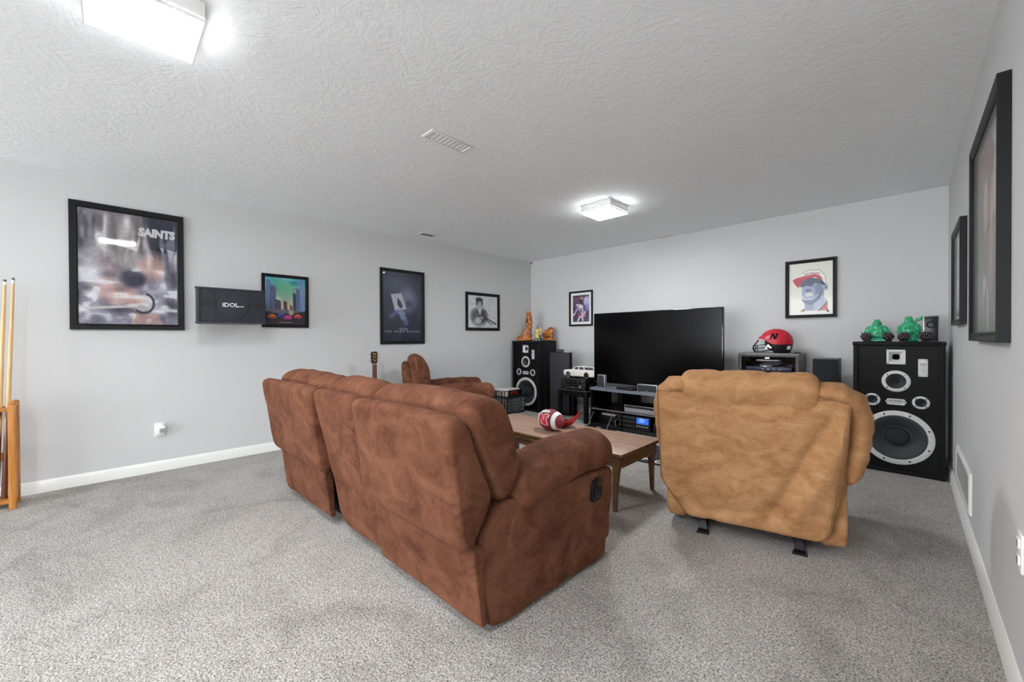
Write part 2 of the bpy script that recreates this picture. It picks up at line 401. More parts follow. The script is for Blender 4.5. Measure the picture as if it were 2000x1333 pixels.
# ---------------------------------------------------------------- outlets and the wall grille; local frame: x along the wall, y into the wall
RZ = {'L': PI / 2, 'B': 0., 'R': -PI / 2}
def on_wall(wall, a, z):
    return {'L': (XL, a, z), 'B': (a, YB, z), 'R': (XR, a, z)}[wall]
def outlet(label, wall, a, z):
    t = thing('wall_outlet', label, 'outlet', on_wall(wall, a, z), RZ[wall])
    part('cover_plate', OFFW, t, lambda b: b.box((0, -.003, 0), (.072, .006, .118), .002))
    for k in (-.026, .026):
        s_ = part('socket', WHITE, t, lambda b: b.box((0, -.007, k), (.034, .005, .03), .002))
        part('slot', BLACK, s_, lambda b: (b.plate(-.008, -.005, -.0101, -.009, k - .003, k + .009), b.plate(.005, .008, -.0101, -.009, k - .003, k + .009), b.cyl((0, -.0101, k - .008), (0, -.009, k - .008), .003, n=8)))
    return t
outlet('white wall outlet with a grey plug-in, low on the wall under the big poster', 'L', .32, .36)
t = thing('plug_in_freshener', 'small grey and white plug-in device sticking out of the wall outlet', 'plug-in', on_wall('L', .33, .37), RZ['L'])
part('body', OFFW, t, lambda b: b.box((0, -.035, -.005), (.052, .05, .075), .01))
part('face', mat('grey plug face', rgb(150, 150, 150), .5), t, lambda b: b.box((.002, -.0605, -.012), (.036, .003, .036), .001))
part('cap', OFFW, t, lambda b: b.cyl((0, -.036, .03), (0, -.036, .042), .022, .017))
outlet('white wall outlet at the right edge, low on the wall near the camera', 'R', 1.965, .475)
t = thing('return_grille', 'white slatted return air grille low on the wall beside the large speaker', 'vent', on_wall('R', 3.72, .27), RZ['R'])
part('frame', WHITE, t, lambda b: b.loft([[(sx * (.42 - i), y, sz * (.115 - i)) for sx, sz in ((-1, -1), (1, -1), (1, 1), (-1, 1))] for i, y in ((0, 0), (0, -.006), (.008, -.012), (.026, -.012), (.026, -.002))], cap=False))
part('duct', SLOT, t, lambda b: b.plate(-.4, .4, -.003, -.0005, -.095, .095))
for i in range(11):
    zz = -.085 + .17 * i / 10
    part('slat', WHITE, t, lambda b: b.box((0, -.007, zz), (.795, .010, .0015), rot=Matrix.Rotation(-.7, 3, 'X')))

# ================================================================ framed pictures
def vnoise(h, w_, cells, seed):
    rs = np.random.RandomState(seed); cy = max(2, int(cells * h / w_)); g = rs.rand(cy + 2, cells + 2)
    y = np.linspace(0, cy, h, endpoint=False); x = np.linspace(0, cells, w_, endpoint=False)
    yi = y.astype(int); xi = x.astype(int); fy = (y - yi)[:, None]; fx = (x - xi)[None, :]; fy = fy * fy * (3 - 2 * fy); fx = fx * fx * (3 - 2 * fx)
    a = g[yi][:, xi]; b = g[yi][:, xi + 1]; c = g[yi + 1][:, xi]; d = g[yi + 1][:, xi + 1]
    return (a * (1 - fx) + b * fx) * (1 - fy) + (c * (1 - fx) + d * fx) * fy
class Paint:
    """colours for a flat print, painted shape by shape (0..1 across, 0..1 down, sRGB 0-255)"""
    def __init__(s, w_, h, asp, c):
        s.w, s.h, s.asp = w_, h, asp; s.a = np.ones((h, w_, 3)) * np.array(c, float)
        s.X, s.Y = np.meshgrid((np.arange(w_) + .5) / w_, (np.arange(h) + .5) / h)
    def blend(s, m, c): s.a = s.a * (1 - m[..., None]) + np.array(c, float) * m[..., None]; return s
    def ell(s, cx, cy, rx, ry, c, al=1., soft=.1, rot=0.):
        dx, dy = s.X - cx, (s.Y - cy) * s.asp; ry = ry * s.asp; co, si = math.cos(rot), math.sin(rot)
        d = np.sqrt(((dx * co + dy * si) / rx) ** 2 + ((-dx * si + dy * co) / ry) ** 2)
        return s.blend(np.clip((1 + soft / 2 - d) / max(soft, 1e-3), 0, 1) * al, c)
    def poly(s, pts, c, al=1.):
        ins = np.zeros(s.X.shape, bool); n = len(pts)
        for i in range(n):
            (x0, y0), (x1, y1) = pts[i], pts[(i + 1) % n]
            if y0 == y1: continue
            cr = ((s.Y < y0) != (s.Y < y1)) & (s.X < (x1 - x0) * (s.Y - y0) / (y1 - y0) + x0); ins ^= cr
        return s.blend(ins * al, c)
    def line(s, p, q, wd, c, al=1.):
        dx, dy = q[0] - p[0], (q[1] - p[1]) * s.asp; L2 = dx * dx + dy * dy + 1e-9
        t_ = np.clip(((s.X - p[0]) * dx + (s.Y - p[1]) * s.asp * dy) / L2, 0, 1)
        d = np.hypot(s.X - p[0] - t_ * dx, (s.Y - p[1]) * s.asp - t_ * dy)
        return s.blend(np.clip((wd - d) / (wd * .35), 0, 1) * al, c)
    def grad(s, c0, c1, y0=0., y1=1., al=1.):
        t_ = np.clip((s.Y - y0) / (y1 - y0), 0, 1)[..., None]; g = np.array(c0, float) * (1 - t_) + np.array(c1, float) * t_
        s.a = s.a * (1 - al) + g * al; return s
    def nz(s, cells, amp, seed, sx=1.):
        s.a = s.a + (vnoise(s.h, s.w, cells, seed)[..., None] - .5) * amp; return s
def art_mesh(name, P, x0, x1, z0, z1, y, parent):
    h, w_ = P.h, P.w
    xs = np.linspace(x0, x1, w_); zs = np.linspace(z1, z0, h); X, Z = np.meshgrid(xs, zs)
    co = np.stack([X, np.full_like(X, y), Z], -1).reshape(-1, 3)
    i = np.arange((h - 1) * (w_ - 1)); r = i // (w_ - 1); c = i % (w_ - 1); v = r * w_ + c
    F = np.stack([v, v + w_, v + w_ + 1, v + 1], -1)
    me = bpy.data.meshes.new(name); me.from_pydata(co.tolist(), [], F.tolist())
    a = np.clip(P.a / 255., 0, 1); a = np.where(a <= .04045, a / 12.92, ((a + .055) / 1.055) ** 2.4).reshape(-1, 3)
    at = me.color_attributes.new('Col', 'FLOAT_COLOR', 'POINT'); at.data.foreach_set('color', np.concatenate([a, np.ones((len(a), 1))], 1).ravel())
    me.materials.append(print_mat()); o = bpy.data.objects.new(name, me); col.objects.link(o); o.parent = parent; return o
def picture(label, wall, a0, a1, z0, z1, bd, P=None, matw=0., dep=.024, matc=None, name='framed_poster', cat='poster', fm=None):
    """frame hanging flat on a wall; a0..a1 is its left-to-right extent as seen from the room"""
    w_, h = abs(a1 - a0), z1 - z0; t = thing(name, label, cat, on_wall(wall, (a0 + a1) / 2, (z0 + z1) / 2), RZ[wall])
    X, Z = w_ / 2, h / 2
    prof = [(0, -.002), (0, -dep), (.15, -dep), (.5, -dep * .82), (.85, -dep * .9), (1., -dep * .7), (1., -.004)]
    part('frame', fm or FRAME, t, lambda b: b.loft([[(sx * (X - i * bd), y, sz * (Z - i * bd)) for sx, sz in ((-1, -1), (1, -1), (1, 1), (-1, 1))] for i, y in prof], cap=False))
    xi, zi = X - bd * .98, Z - bd * .98
    part('backing_board', matc or OFFW, t, lambda b: b.plate(-xi, xi, -.006, -.001, -zi, zi))
    if P: art_mesh('print', P, -xi + matw, xi - matw, -zi + matw, zi - matw, -.0075, t)
    part('glass_pane', pane_mat() if wall != 'R' else pane_mat('matt picture glass', (1, 1, 1), 1.06, .3, .3), t, lambda b: b.plate(-xi, xi, -dep * .62, -dep * .62 + .0015, -zi, zi))
    return t, xi, zi

# big silvery poster with SAINTS (stand-in picture: crumpled film with painted glints, two hands, cool greys)
P = Paint(170, 240, 1.46, (176, 172, 184)).nz(5, 110, 1).nz(11, 60, 2)
P.grad((110, 108, 118), (96, 92, 122), .0, 1., .35)
rs = random.Random(3)
P.poly([(.62, 0), (1, 0), (1, .34), (.7, .3)], (48, 52, 76), .75)
P.ell(.42, .30, .26, .3, (205, 196, 194), .7, .9, .2); P.ell(.72, .47, .15, .12, (222, 190, 182), .85, .5, .5)
P.ell(.36, .70, .22, .12, (218, 178, 172), .85, .5, .55); P.ell(.30, .52, .09, .2, (160, 142, 152), .7, .5, -.5)
P.ell(.52, .58, .13, .08, (58, 60, 86), .85, .5, -.3); P.ell(.58, .80, .1, .07, (214, 176, 168), .8, .4)
P.poly([(.5, 1), (.52, .9), (.78, .9), (.84, 1)], (206, 168, 160), .8)
P.ell(.92, .6, .06, .35, (92, 92, 110), .6, .5); P.ell(.15, .55, .08, .2, (188, 186, 194), .6, .6)
def painted_folds(P, cx, cy, seed, y0, y1, amp):
    """creases of a wrinkled plastic sheet, with shading and white glints painted in"""
    n = np.kron(np.ones((1, 1)), vnoise(P.h, P.w, cx, seed)); g = np.random.RandomState(seed).rand(cy + 2, cx + 2)
    X = P.X + .10 * (vnoise(P.h, P.w, 4, seed + 1) - .5) + .06 * P.Y; u = X * cx; ui = np.clip(u.astype(int), 0, cx); f = u - ui; f = f * f * (3 - 2 * f)
    v = P.Y * cy; vi = np.clip(v.astype(int), 0, cy); fv = v - vi
    a = g[vi, ui] * (1 - f) + g[vi, np.clip(ui + 1, 0, cx + 1)] * f; b = g[np.clip(vi + 1, 0, cy + 1), ui] * (1 - f) + g[np.clip(vi + 1, 0, cy + 1), np.clip(ui + 1, 0, cx + 1)] * f
    h = a * (1 - fv) + b * fv; k = np.clip((P.Y - y0) * 12, 0, 1) * np.clip((y1 - P.Y) * 6, 0, 1)
    P.a = P.a + ((h - .5) * amp * k)[..., None]; w_ = np.clip((h - .70) * 8, 0, 1) * k; return P.blend(w_ * .8, (246, 246, 250))
painted_folds(P, 16, 3, 41, 0., .52, 150); painted_folds(P, 26, 4, 42, 0., .45, 90); painted_folds(P, 7, 16, 43, .42, 1.05, 90); painted_folds(P, 9, 22, 45, .6, 1.05, 50)
P.poly([(.66, 0), (1, 0), (1, .30), (.74, .26)], (48, 52, 76), .55)
P.line((.22, .25), (.55, .31), .026, (252, 252, 252), .85); P.line((.1, .86), (.56, .83), .02, (226, 226, 222), .8); P.ell(.61, .845, .05, .03, (190, 190, 192), .9, .3)
for k in range(16):
    a = 3.4 * k / 15 - 1.2; P.ell(.63 + .12 * math.cos(a) * .9, .80 + .09 * math.sin(a), .016, .011, (34, 32, 40), .9, .4)
P.nz(40, 22, 5)
t, xi, zi = picture('large silvery poster with the word SAINTS in a black frame', 'L', -.195, .491, 1.22, 2.222, .046, P, dep=.03)
text_mesh('lettering', 'SAINTS', .09, mat('poster white ink', rgb(240, 240, 244), .6), t, (xi * .99 - .128, -.0085, zi - .135), offset=.006, shear=.05, sx=.8)

# street picture with a turquoise sky
P = Paint(90, 112, 1.25, (70, 80, 110)).grad((64, 178, 205), (232, 214, 180), 0, .62)
P.nz(4, 60, 4); P.ell(.45, .2, .3, .16, (120, 205, 130), .55, 1.2); P.ell(.72, .1, .12, .05, (40, 120, 160), .6, .8)
for k, (x0, x1, y, c) in enumerate([(0, .16, .05, (104, 130, 175)), (.1, .28, .16, (84, 100, 142)), (.25, .4, .46, (70, 72, 100)), (.44, .55, .48, (86, 68, 66)), (.6, .68, .56, (120, 70, 66)), (.68, .78, .3, (50, 62, 98)), (.76, .9, .2, (96, 112, 150)), (.86, 1, .0, (120, 150, 196))]):
    P.poly([(x0, .76), (x0 + (.04 if k < 2 else 0), y), (x1 - (.05 if k > 5 else .02), y + .03), (x1, .76)], c, .9)
for k in range(110):
    x0 = rs.uniform(0, 1); y0 = rs.uniform(.2, .75)
    if x0 < .35 or x0 > .65: P.ell(x0, y0, .008, .01, rs.choice([(140, 160, 200), (40, 44, 66), (190, 140, 110)]), .5, .5)
P.poly([(0, .72), (1, .7), (1, 1), (0, 1)], (50, 46, 58)); P.ell(.45, .715, .4, .045, (120, 118, 128), .9, .3); P.ell(.63, .74, .06, .06, (196, 188, 160), .9, .5)
for cx, cy, c in ((.17, .83, (226, 106, 66)), (.38, .80, (62, 74, 160)), (.55, .85, (214, 52, 150)), (.8, .82, (214, 70, 66))):
    P.ell(cx, cy, .1, .04, c, 1, .2); P.ell(cx, cy - .03, .06, .025, tuple(min(255, x + 30) for x in c), .8, .4); P.ell(cx, cy + .015, .05, .012, (40, 30, 40), .7, .5)
for k in range(26): P.ell(.34 + .3 * k / 25, .945 + .002 * (k % 3), .009, .006, (226, 190, 120), .8, .5)
for k in range(40): P.ell(rs.uniform(.25, .75), .035, .01, .006, (220, 226, 226), .6, .5)
picture('colourful street picture with a turquoise sky in a black frame', 'L', 1.095, 1.532, 1.257, 1.80, .03, P)

# dark blue poster (stand-in: a pale card held up in smoky light)
P = Paint(100, 156, 1.55, (44, 50, 66)).nz(5, 22, 8)
P.ell(.5, .3, .55, .3, (98, 108, 134), .6, 1.6); P.ell(.30, .16, .34, .14, (128, 134, 150), .5, 1.6)
P.ell(.62, .40, .22, .17, (152, 150, 176), .75, .9); P.ell(.66, .45, .1, .05, (60, 58, 80), .6, .9)
P.poly([(.20, .33), (.46, .30), (.585, .53), (.30, .56)], (206, 204, 214)); P.poly([(.36, .37), (.44, .42), (.50, .49), (.44, .53), (.36, .47)], (70, 62, 92))
P.ell(.44, .58, .12, .04, (150, 166, 204), .85, .5, .3); P.ell(.50, .65, .09, .04, (140, 158, 198), .85, .5, .5); P.ell(.27, .61, .14, .03, (112, 120, 166), .75, .7, -.6); P.ell(.57, .72, .06, .05, (120, 122, 176), .7, .8)
P.grad((0, 0, 0), (34, 38, 56), .4, .75, 0.); P.ell(.51, .822, .11, .018, (196, 198, 206), .75, .5); P.ell(.51, .822, .07, .009, (52, 58, 76), .9, .4); P.nz(30, 8, 9)
t, xi, zi = picture('tall dark blue movie poster in a black frame above the guitar', 'L', 2.36, 2.985, 1.069, 2.012, .034, P)
text_mesh('lettering', 'THE DARK KNIGHT', .030, mat('poster grey ink', rgb(205, 206, 212), .6), t, (0, -.0085, zi * .97 - 2 * zi * .845), spacing=2.1, offset=.0005)

# pencil drawing (stand-in: seated man in a jacket, plain)
P = Paint(96, 84, .85, (236, 236, 238))
P.ell(.38, .66, .27, .28, (120, 120, 124), .85, .5); P.ell(.3, .62, .2, .2, (84, 84, 88), .6, .7); P.ell(.52, .62, .12, .2, (70, 70, 74), .6, .6)
P.poly([(.33, .42), (.45, .42), (.40, .62)], (226, 226, 226)); P.ell(.38, .26, .105, .17, (206, 206, 208), 1, .15); P.ell(.37, .13, .115, .07, (58, 58, 62), .95, .4); P.ell(.29, .22, .025, .1, (60, 60, 64), .9, .5); P.ell(.475, .22, .025, .1, (70, 70, 74), .9, .5)
P.ell(.34, .25, .022, .016, (110, 110, 112), .9, .5); P.ell(.42, .25, .022, .016, (110, 110, 112), .9, .5); P.ell(.385, .36, .04, .01, (130, 130, 132), .8, .5); P.ell(.33, .77, .11, .1, (214, 214, 216), .9, .3); P.ell(.48, .66, .06, .06, (214, 214, 216), .8, .4)
P.line((.46, .62), (.94, .87), .03, (66, 66, 70), .8); P.line((.62, .76), (.80, .9), .02, (90, 90, 94), .8); P.nz(34, 34, 12)
picture('black framed pencil drawing of a man on white paper, near the room corner', 'L', 3.692, 4.367, 1.253, 1.819, .042, P, name='framed_drawing', cat='picture')

# players picture by the TV
P = Paint(70, 100, 1.5, (92, 78, 108)).nz(5, 40, 14); P.poly([(0, 0), (1, 0), (1, .04), (0, .06)], (40, 36, 50)); P.poly([(0, .06), (.6, .04), (.6, .26), (0, .28)], (112, 74, 88), .8)
P.ell(.86, .24, .2, .18, (206, 206, 236), .85, .4); P.ell(.88, .46, .14, .14, (150, 150, 205), .8, .5); P.ell(.54, .14, .1, .08, (190, 140, 140), .95, .3); P.ell(.5, .25, .13, .1, (66, 54, 66), .9, .3)
for (hx_, hy_, tx, ty, c) in ((.27, .37, .46, .42, (230, 218, 234)), (.72, .66, .54, .75, (226, 210, 222))):
    P.ell(tx, ty, .19, .075, c, 1, .35, .25 if hx_ < .5 else -.45); P.ell(hx_, hy_, .085, .05, c, 1, .25); P.ell(hx_ - .03, hy_ + .01, .04, .025, (120, 96, 120), .8, .4)
P.line((.32, .46), (.10, .70), .045, (206, 188, 214)); P.line((.10, .70), (.05, .74), .05, (230, 220, 232)); P.line((.56, .46), (.62, .58), .06, (216, 200, 220)); P.line((.62, .58), (.52, .66), .045, (206, 190, 214)); P.line((.40, .48), (.44, .58), .045, (196, 180, 206)); P.line((.36, .38), (.30, .50), .04, (190, 150, 160))
P.ell(.44, .75, .12, .055, (188, 58, 76), .9, .4, -.4); P.line((.44, .80), (.34, .92), .05, (226, 214, 226)); P.line((.34, .92), (.30, .97), .04, (236, 230, 236)); P.line((.58, .80), (.62, .95), .05, (222, 208, 222)); P.line((.62, .72), (.78, .78), .035, (196, 150, 150)); P.nz(24, 34, 15).nz(44, 22, 16)
picture('small framed purple toned sports picture beside the television', 'B', -3.784, -3.355, 1.317, 1.854, .026, P, matw=.04, name='framed_picture', cat='picture')

# portrait of a man in a red cap
P = Paint(120, 160, 1.38, (232, 230, 220))
G1, G2, G3, DK = (168, 176, 200), (134, 144, 172), (92, 100, 130), (70, 74, 98)
P.poly([(.26, .93), (.36, .87), (.38, .93)], (150, 60, 70)); P.poly([(.66, .93), (.88, .76), (.88, .92)], (196, 84, 92)); P.poly([(.66, .925), (.87, .745), (.88, .78), (.72, .925)], (90, 60, 74))
P.poly([(.36, .74), (.37, .92), (.65, .92), (.88, .73), (.8, .68), (.8, .5), (.4, .6)], G1); P.poly([(.38, .76), (.56, .8), (.6, .92), (.39, .92)], G2)
P.ell(.54, .56, .24, .24, G1, 1, .04); P.ell(.84, .49, .055, .065, G1, 1, .1); P.line((.8, .44), (.79, .64), .006, DK); P.ell(.845, .49, .02, .03, G3, 1, .3)
P.poly([(.6, .44), (.78, .4), (.77, .58), (.6, .64)], G2); P.ell(.46, .53, .07, .03, G2, 1, .3); P.ell(.44, .545, .05, .012, G3, 1, .4)
P.poly([(.3, .68), (.36, .72), (.56, .72), (.68, .64), (.75, .54), (.78, .52), (.72, .7), (.58, .79), (.5, .82), (.38, .78), (.31, .73)], G3); P.ell(.46, .63, .13, .075, (178, 184, 206), 1, .1); P.ell(.47, .615, .09, .028, (240, 240, 240), 1, .1); P.ell(.47, .615, .095, .032, DK, .0); P.line((.37, .615), (.57, .615), .004, DK); P.line((.4, .67), (.55, .66), .006, G3)
P.poly([(.26, .44), (.3, .36), (.5, .29), (.72, .33), (.78, .44), (.6, .40), (.54, .46), (.4, .44), (.3, .47)], (96, 108, 128)); P.poly([(.7, .33), (.76, .36), (.84, .43), (.8, .46), (.74, .42)], DK)
P.poly([(.24, .26), (.32, .19), (.48, .14), (.7, .16), (.82, .26), (.86, .4), (.84, .42), (.74, .3), (.5, .24)], (242, 240, 234)); P.line((.3, .2), (.48, .145), .005, DK); P.line((.48, .145), (.7, .155), .005, DK); P.line((.7, .155), (.82, .26), .005, DK); P.line((.82, .26), (.86, .42), .005, DK)
P.poly([(.09, .32), (.14, .29), (.36, .25), (.6, .23), (.72, .27), (.79, .36), (.6, .29), (.44, .31), (.3, .37), (.23, .48), (.12, .38)], (198, 84, 100)); P.poly([(.2, .3), (.6, .25), (.74, .32), (.56, .28), (.36, .3)], (216, 108, 118))
for k in range(7): P.poly([(.36 + k * .05, .235 - .01 * math.sin(k / 6 * PI)), (.385 + k * .05, .195 - .012 * math.sin(k / 6 * PI)), (.40 + k * .05, .235 - .01 * math.sin(k / 6 * PI))], (176, 66, 76))
for k in range(12): P.line((.85 + .012 * (k % 5), .90 + .015 * (k // 4)), (.865 + .013 * ((k * 3) % 5), .93 + .01 * ((k * 5) % 4)), .006, (30, 30, 34))
picture('framed drawing of a man in a red cap on cream paper', 'B', -.933, -.503, 1.333, 1.935, .032, P, dep=.03, name='framed_drawing', cat='picture')

# two frames on the right wall (a0 is the far end as seen from the room)
P = Paint(90, 120, 1.05, (128, 124, 122)).nz(4, 40, 21); P.poly([(0, 0), (.5, 0), (.5, .16), (0, .2)], (150, 120, 112), .8); P.ell(.75, .08, .14, .07, (206, 208, 214), .9, .5)
P.ell(.36, .34, .1, .13, (206, 172, 166), .9, .6); P.ell(.70, .31, .1, .14, (214, 186, 180), .9, .6); P.ell(.5, .42, .1, .4, (130, 96, 92), .6, .9); P.ell(.55, .5, .05, .3, (196, 172, 154), .8, .6); P.line((.4, .7), (.45, .98), .014, (224, 224, 226)); P.line((.8, .64), (.78, .92), .014, (210, 212, 214)); P.ell(.3, .75, .05, .05, (216, 216, 220), .8, .6); P.nz(20, 20, 22)
picture('large dark framed poster of two figures on the right wall, nearest the camera', 'R', 3.03, 2.16, 1.113, 2.04, .04, P, dep=.034)
P = Paint(50, 50, 1., (206, 208, 208)).nz(4, 40, 31); P.ell(.5, .6, .2, .3, (120, 122, 124), .8, .7); P.ell(.5, .3, .12, .12, (150, 150, 152), .8, .4); P.poly([(0, .9), (1, .9), (1, 1), (0, 1)], (60, 60, 62), .8)
picture('smaller black framed pale picture on the right wall above the large speaker', 'R', 4.22, 3.58, 1.21, 1.85, .035, P, matw=.03, dep=.032, name='framed_picture', cat='picture')
# ================================================================ brown suede seating
def sh(poly, dy=-1.42): return [(y + dy, z) for y, z in poly]
SHELL = sh([(.875, .385), (.93, .335), (1.045, .52), (.915, .825), (.865, .868), (.80, .852)])
SHELL_LONG = sh([(1.0, .05), (1.04, .05), (1.06, .52), (.925, .825), (.88, .862), (.818, .848)])
SKIRT = sh([(.975, .045), (1.01, .045), (.985, .37), (.922, .375)])
CUSH = sh([(.90, .84), (.95, .90), (1.04, .92), (1.13, .865), (1.20, .66), (1.20, .53), (1.11, .475), (1.045, .53)])
SEAT = sh([(1.08, .28), (1.88, .26), (1.92, .36), (1.88, .42), (1.7, .455), (1.12, .45)])
def brown_seat(t, x0, x1, long=False, sd=0., foot=True, m=None, gap0=.0, gap1=.0):
    m = m or SUEDE
    sl = part('back_shell', m, t, lambda b: b.pillow(SHELL_LONG if long else SHELL, x0 + .017, x1 - (.004 if x1 > 1 else .015), .045, rnd=.034, wr=.006, wf=5., crown=.02, mid=18, seed=sd, n=72))
    if not long:
        part('lower_back_panel', m, t, lambda b: b.pillow(SKIRT, x0 + .01 + gap0, x1 - .012 - gap1, .02, rnd=.02, wr=.006, wf=6., mid=16, seed=sd + 2))
    part('back_cushion', m, t, lambda b: b.pillow(CUSH, x0 + .010, x1 - .006, .055 if x1 > 1 else .095, rnd=.075, wr=.010, wf=6., crown=.075, mid=18, seed=sd + 5, n=72))
    part('seat_cushion', m, t, lambda b: b.pillow(SEAT, x0 + .003, x1 - .003, .04, rnd=.06, wr=.008, wf=6., crown=.05, mid=14, seed=sd + 9))
    if foot: part('footrest', m, t, lambda b: b.pillow(sh([(1.83, .06), (1.9, .06), (1.905, .27), (1.84, .27)]), x0 + .01, x1 - .01, .02, rnd=.03, wr=.004))
def brown_arm(t, xi, xo, sd=0., m=None, lever=True, ext=0.):
    """xi inner edge, xo outer edge (sign gives the side)"""
    m = m or SUEDE
    s = 1 if xo > xi else -1; A = lambda k: xi + (xo - xi) * k
    a = thing_part('arm', t)
    prof = [(A(.0), .44), (A(1.08), .445), (A(1.18), .51), (A(1.05), .60), (A(.62), .638), (A(.15), .61)]
    dip = lambda u: (0, (-.012 + .028 * math.sin(min(1, max(0, u)) * PI * .8) - .012 * (1 - u)))
    part('arm_pad', m, a, lambda b: b.pillow(prof, 1.15 - 1.42, 1.935 - 1.42, .09, axis='y', rnd=.08, wr=.010, wf=6., noff=dip, mid=16, seed=sd))
    side = sh([(1.07, .49), (.955, .36), (.985, .14), (1.03, .012), (1.80, .012), (1.87, .40), (1.88, .46), (1.2, .48)])
    def sp(b):
        lo, hi = sorted((A(.2), A(.97)))
        b.pillow(side, lo, hi, .022, rnd=.04, wr=.008, wf=5., mid=6, n=84, seed=sd + 4)
        for v in b.bm.verts:
            v.co.x += s * (.055 * (v.co.y + .42) if v.co.y > -.42 else 0) * max(0, min(1, (v.co.x - A(.2)) / (A(.97) - A(.2))))
    part('side_panel', m, a, sp)
    if lever:
        X = xo + s * (.045); q = -1.42 + 1.70
        ring = rpoly([(q - .043, .325), (q + .043, .335), (q + .05, .42), (q + .02, .445), (q - .04, .43)], .03, 5)
        lv = part('recline_handle', PLASTIC, t, lambda b: b.prism(ring, X - .03 * s, X - .0 * s, 'x'))
        rin = [(q + (y - q) * .72, .385 + (z - .385) * .72) for y, z in ring]
        part('handle_cup', BLACKG, lv, lambda b: b.prism(rin, X - .02 * s, X + .004 * s, 'x'))
    return a
def thing_part(name, parent):
    o = bpy.data.objects.new(name, None); col.objects.link(o); o.parent = parent; o.empty_display_size = .05; return o

sofa = thing('reclining_sofa', 'long brown suede three seat reclining sofa seen from behind', 'sofa', (-2.2, 1.40, 0), .0192)
brown_seat(sofa, .314, 1.078, sd=1., gap1=.0); brown_seat(sofa, -.195, .314, long=True, sd=11., foot=False); brown_seat(sofa, -1.075, -.195, sd=23., gap1=.085)
brown_arm(sofa, .82, 1.07, sd=3.); brown_arm(sofa, -.82, -1.07, sd=8.)
part('base', DARKCLOTH, sofa, lambda b: b.plate(-1.0, 1.0, -.36, .38, .03, .3))
for x in (-.95, .95):
    for y in (-.33, .33): part('foot', PLASTIC, sofa, lambda b: b.cyl((x, y, 0), (x, y, .035), .03, n=12))

chair = thing('reclining_armchair', 'brown suede reclining armchair beyond the sofa, by the poster wall', 'armchair', (-3.9, 2.82, 0), -math.radians(29))
CSHELL = sh([(.96, .30), (1.0, .28), (1.08, .52), (1.02, .83), (.98, .87), (.92, .85)])
CCUSH = sh([(.99, .84), (1.0, .92), (1.08, .955), (1.17, .90), (1.23, .72), (1.22, .52), (1.12, .47), (1.04, .53)])
def single(t):
    s_ = part('back_shell', SUEDE, t, lambda b: b.pillow(CSHELL, -.30, .30, .05, rnd=.05, wr=.006, crown=.02))
    c_ = part('back_cushion', SUEDE, t, lambda b: b.pillow(CCUSH, -.35, .35, .11, rnd=.09, wr=.012, wf=7., crown=.05, n=72))
    for x in (-.347, .347): part('seam', mat('tan thread', rgb(150, 104, 74), .8), c_, lambda b: b.tube([(x * .985, y, z) for y, z in sh([(1.06, .93), (1.075, .84), (1.10, .72), (1.12, .62)])], .004, 5))
    part('seat_cushion', SUEDE, t, lambda b: b.pillow(SEAT, -.245, .245, .04, rnd=.06, wr=.008, crown=.05))
    part('footrest', SUEDE, t, lambda b: b.pillow(sh([(1.8, .06), (1.87, .06), (1.875, .27), (1.81, .27)]), -.235, .235, .02, rnd=.03))
    brown_arm(t, .24, .42, sd=31., lever=False); brown_arm(t, -.24, -.42, sd=37., lever=False)
    part('base', DARKCLOTH, t, lambda b: b.plate(-.3, .3, -.34, .36, .0, .28))
single(chair)

# ================================================================ tan rocker recliner (back towards the camera)
rec = thing('rocker_recliner', 'tan suede rocker recliner with its back to the camera', 'armchair', (-.63, 2.51, 0), math.radians(13.6))
def yb(z): return -.215 + (.85 - z) / .75 * .145
def hl(z): return .45 if z > .3 else .325 + .125 * max(0, (z - .11) / .19)
def hr(z): return .415 - (.84 - z) * .085 if z > .15 else .356 - (.15 - z) * .5
def panel(b):
    rings = []
    zs = [.095, .10, .115] + [.13 + (.84 - .13) * i / 34 for i in range(35)] + [.855, .862]
    for z in zs:
        ins = max(0, .012 - (z - .095)) if z < .11 else max(0, (z - .845))
        y0 = yb(z) + ins; y1 = yb(z) + (.19 if z > .3 else .19 * max(.3, z / .3)); a, c = -hl(z) + ins, hr(z) - ins
        c2 = .44 if z > .34 else c + (.44 - c) * max(0, (z - .2) / .14)
        ring = []; n1 = 46
        for i in range(n1 + 1):
            u = i / n1; x = a + (c - a) * u
            xl = .10 + (.345 - .10) * (z - .15) / .6             # slack cloth: a valley and a ridge running down the right of the panel
            g = min(1, max(0, (.84 - z) / .2)) * min(1, max(0, (z - .1) / .1))
            f = (.032 * math.exp(-((x - xl) / .040) ** 2) - .022 * math.exp(-((x - xl - .085) / .05) ** 2)) * g
            fl = .018 * math.exp(-((x + .36 - (.32 - z) * .75) / .028) ** 2) * min(1, max(0, (.34 - z) / .1)) if z < .34 else 0
            fb = .014 * math.exp(-((z - .20 - .04 * math.sin(x * 5)) / .04) ** 2) * (1 if x < xl else .2)
            e = min(u, 1 - u); edge = .018 * max(0, (.035 - e) / .035) ** 2
            ring.append(Vector((x, y0 + f + fl + fb + edge + .008 * noise.noise(Vector((x * 5, z * 5, 3))) * min(1, e * 12), z)))
        for i in range(1, 7): ring.append(Vector((c + (c2 - c) * (i / 6) ** .7, y0 + .018 + (y1 - y0 - .018) * i / 6, z)))
        for i in range(1, n1): ring.append(Vector((c2 + (a - c2) * i / n1, y1, z)))
        for i in range(0, 5): ring.append(Vector((a, y1 + (y0 + .018 - y1) * i / 5, z)))
        rings.append(ring)
    b.loft(rings)
bp_ = part('back_panel', TAN, rec, panel, ang=50)
SEAM = mat('brown seam thread', rgb(128, 90, 58), .9)
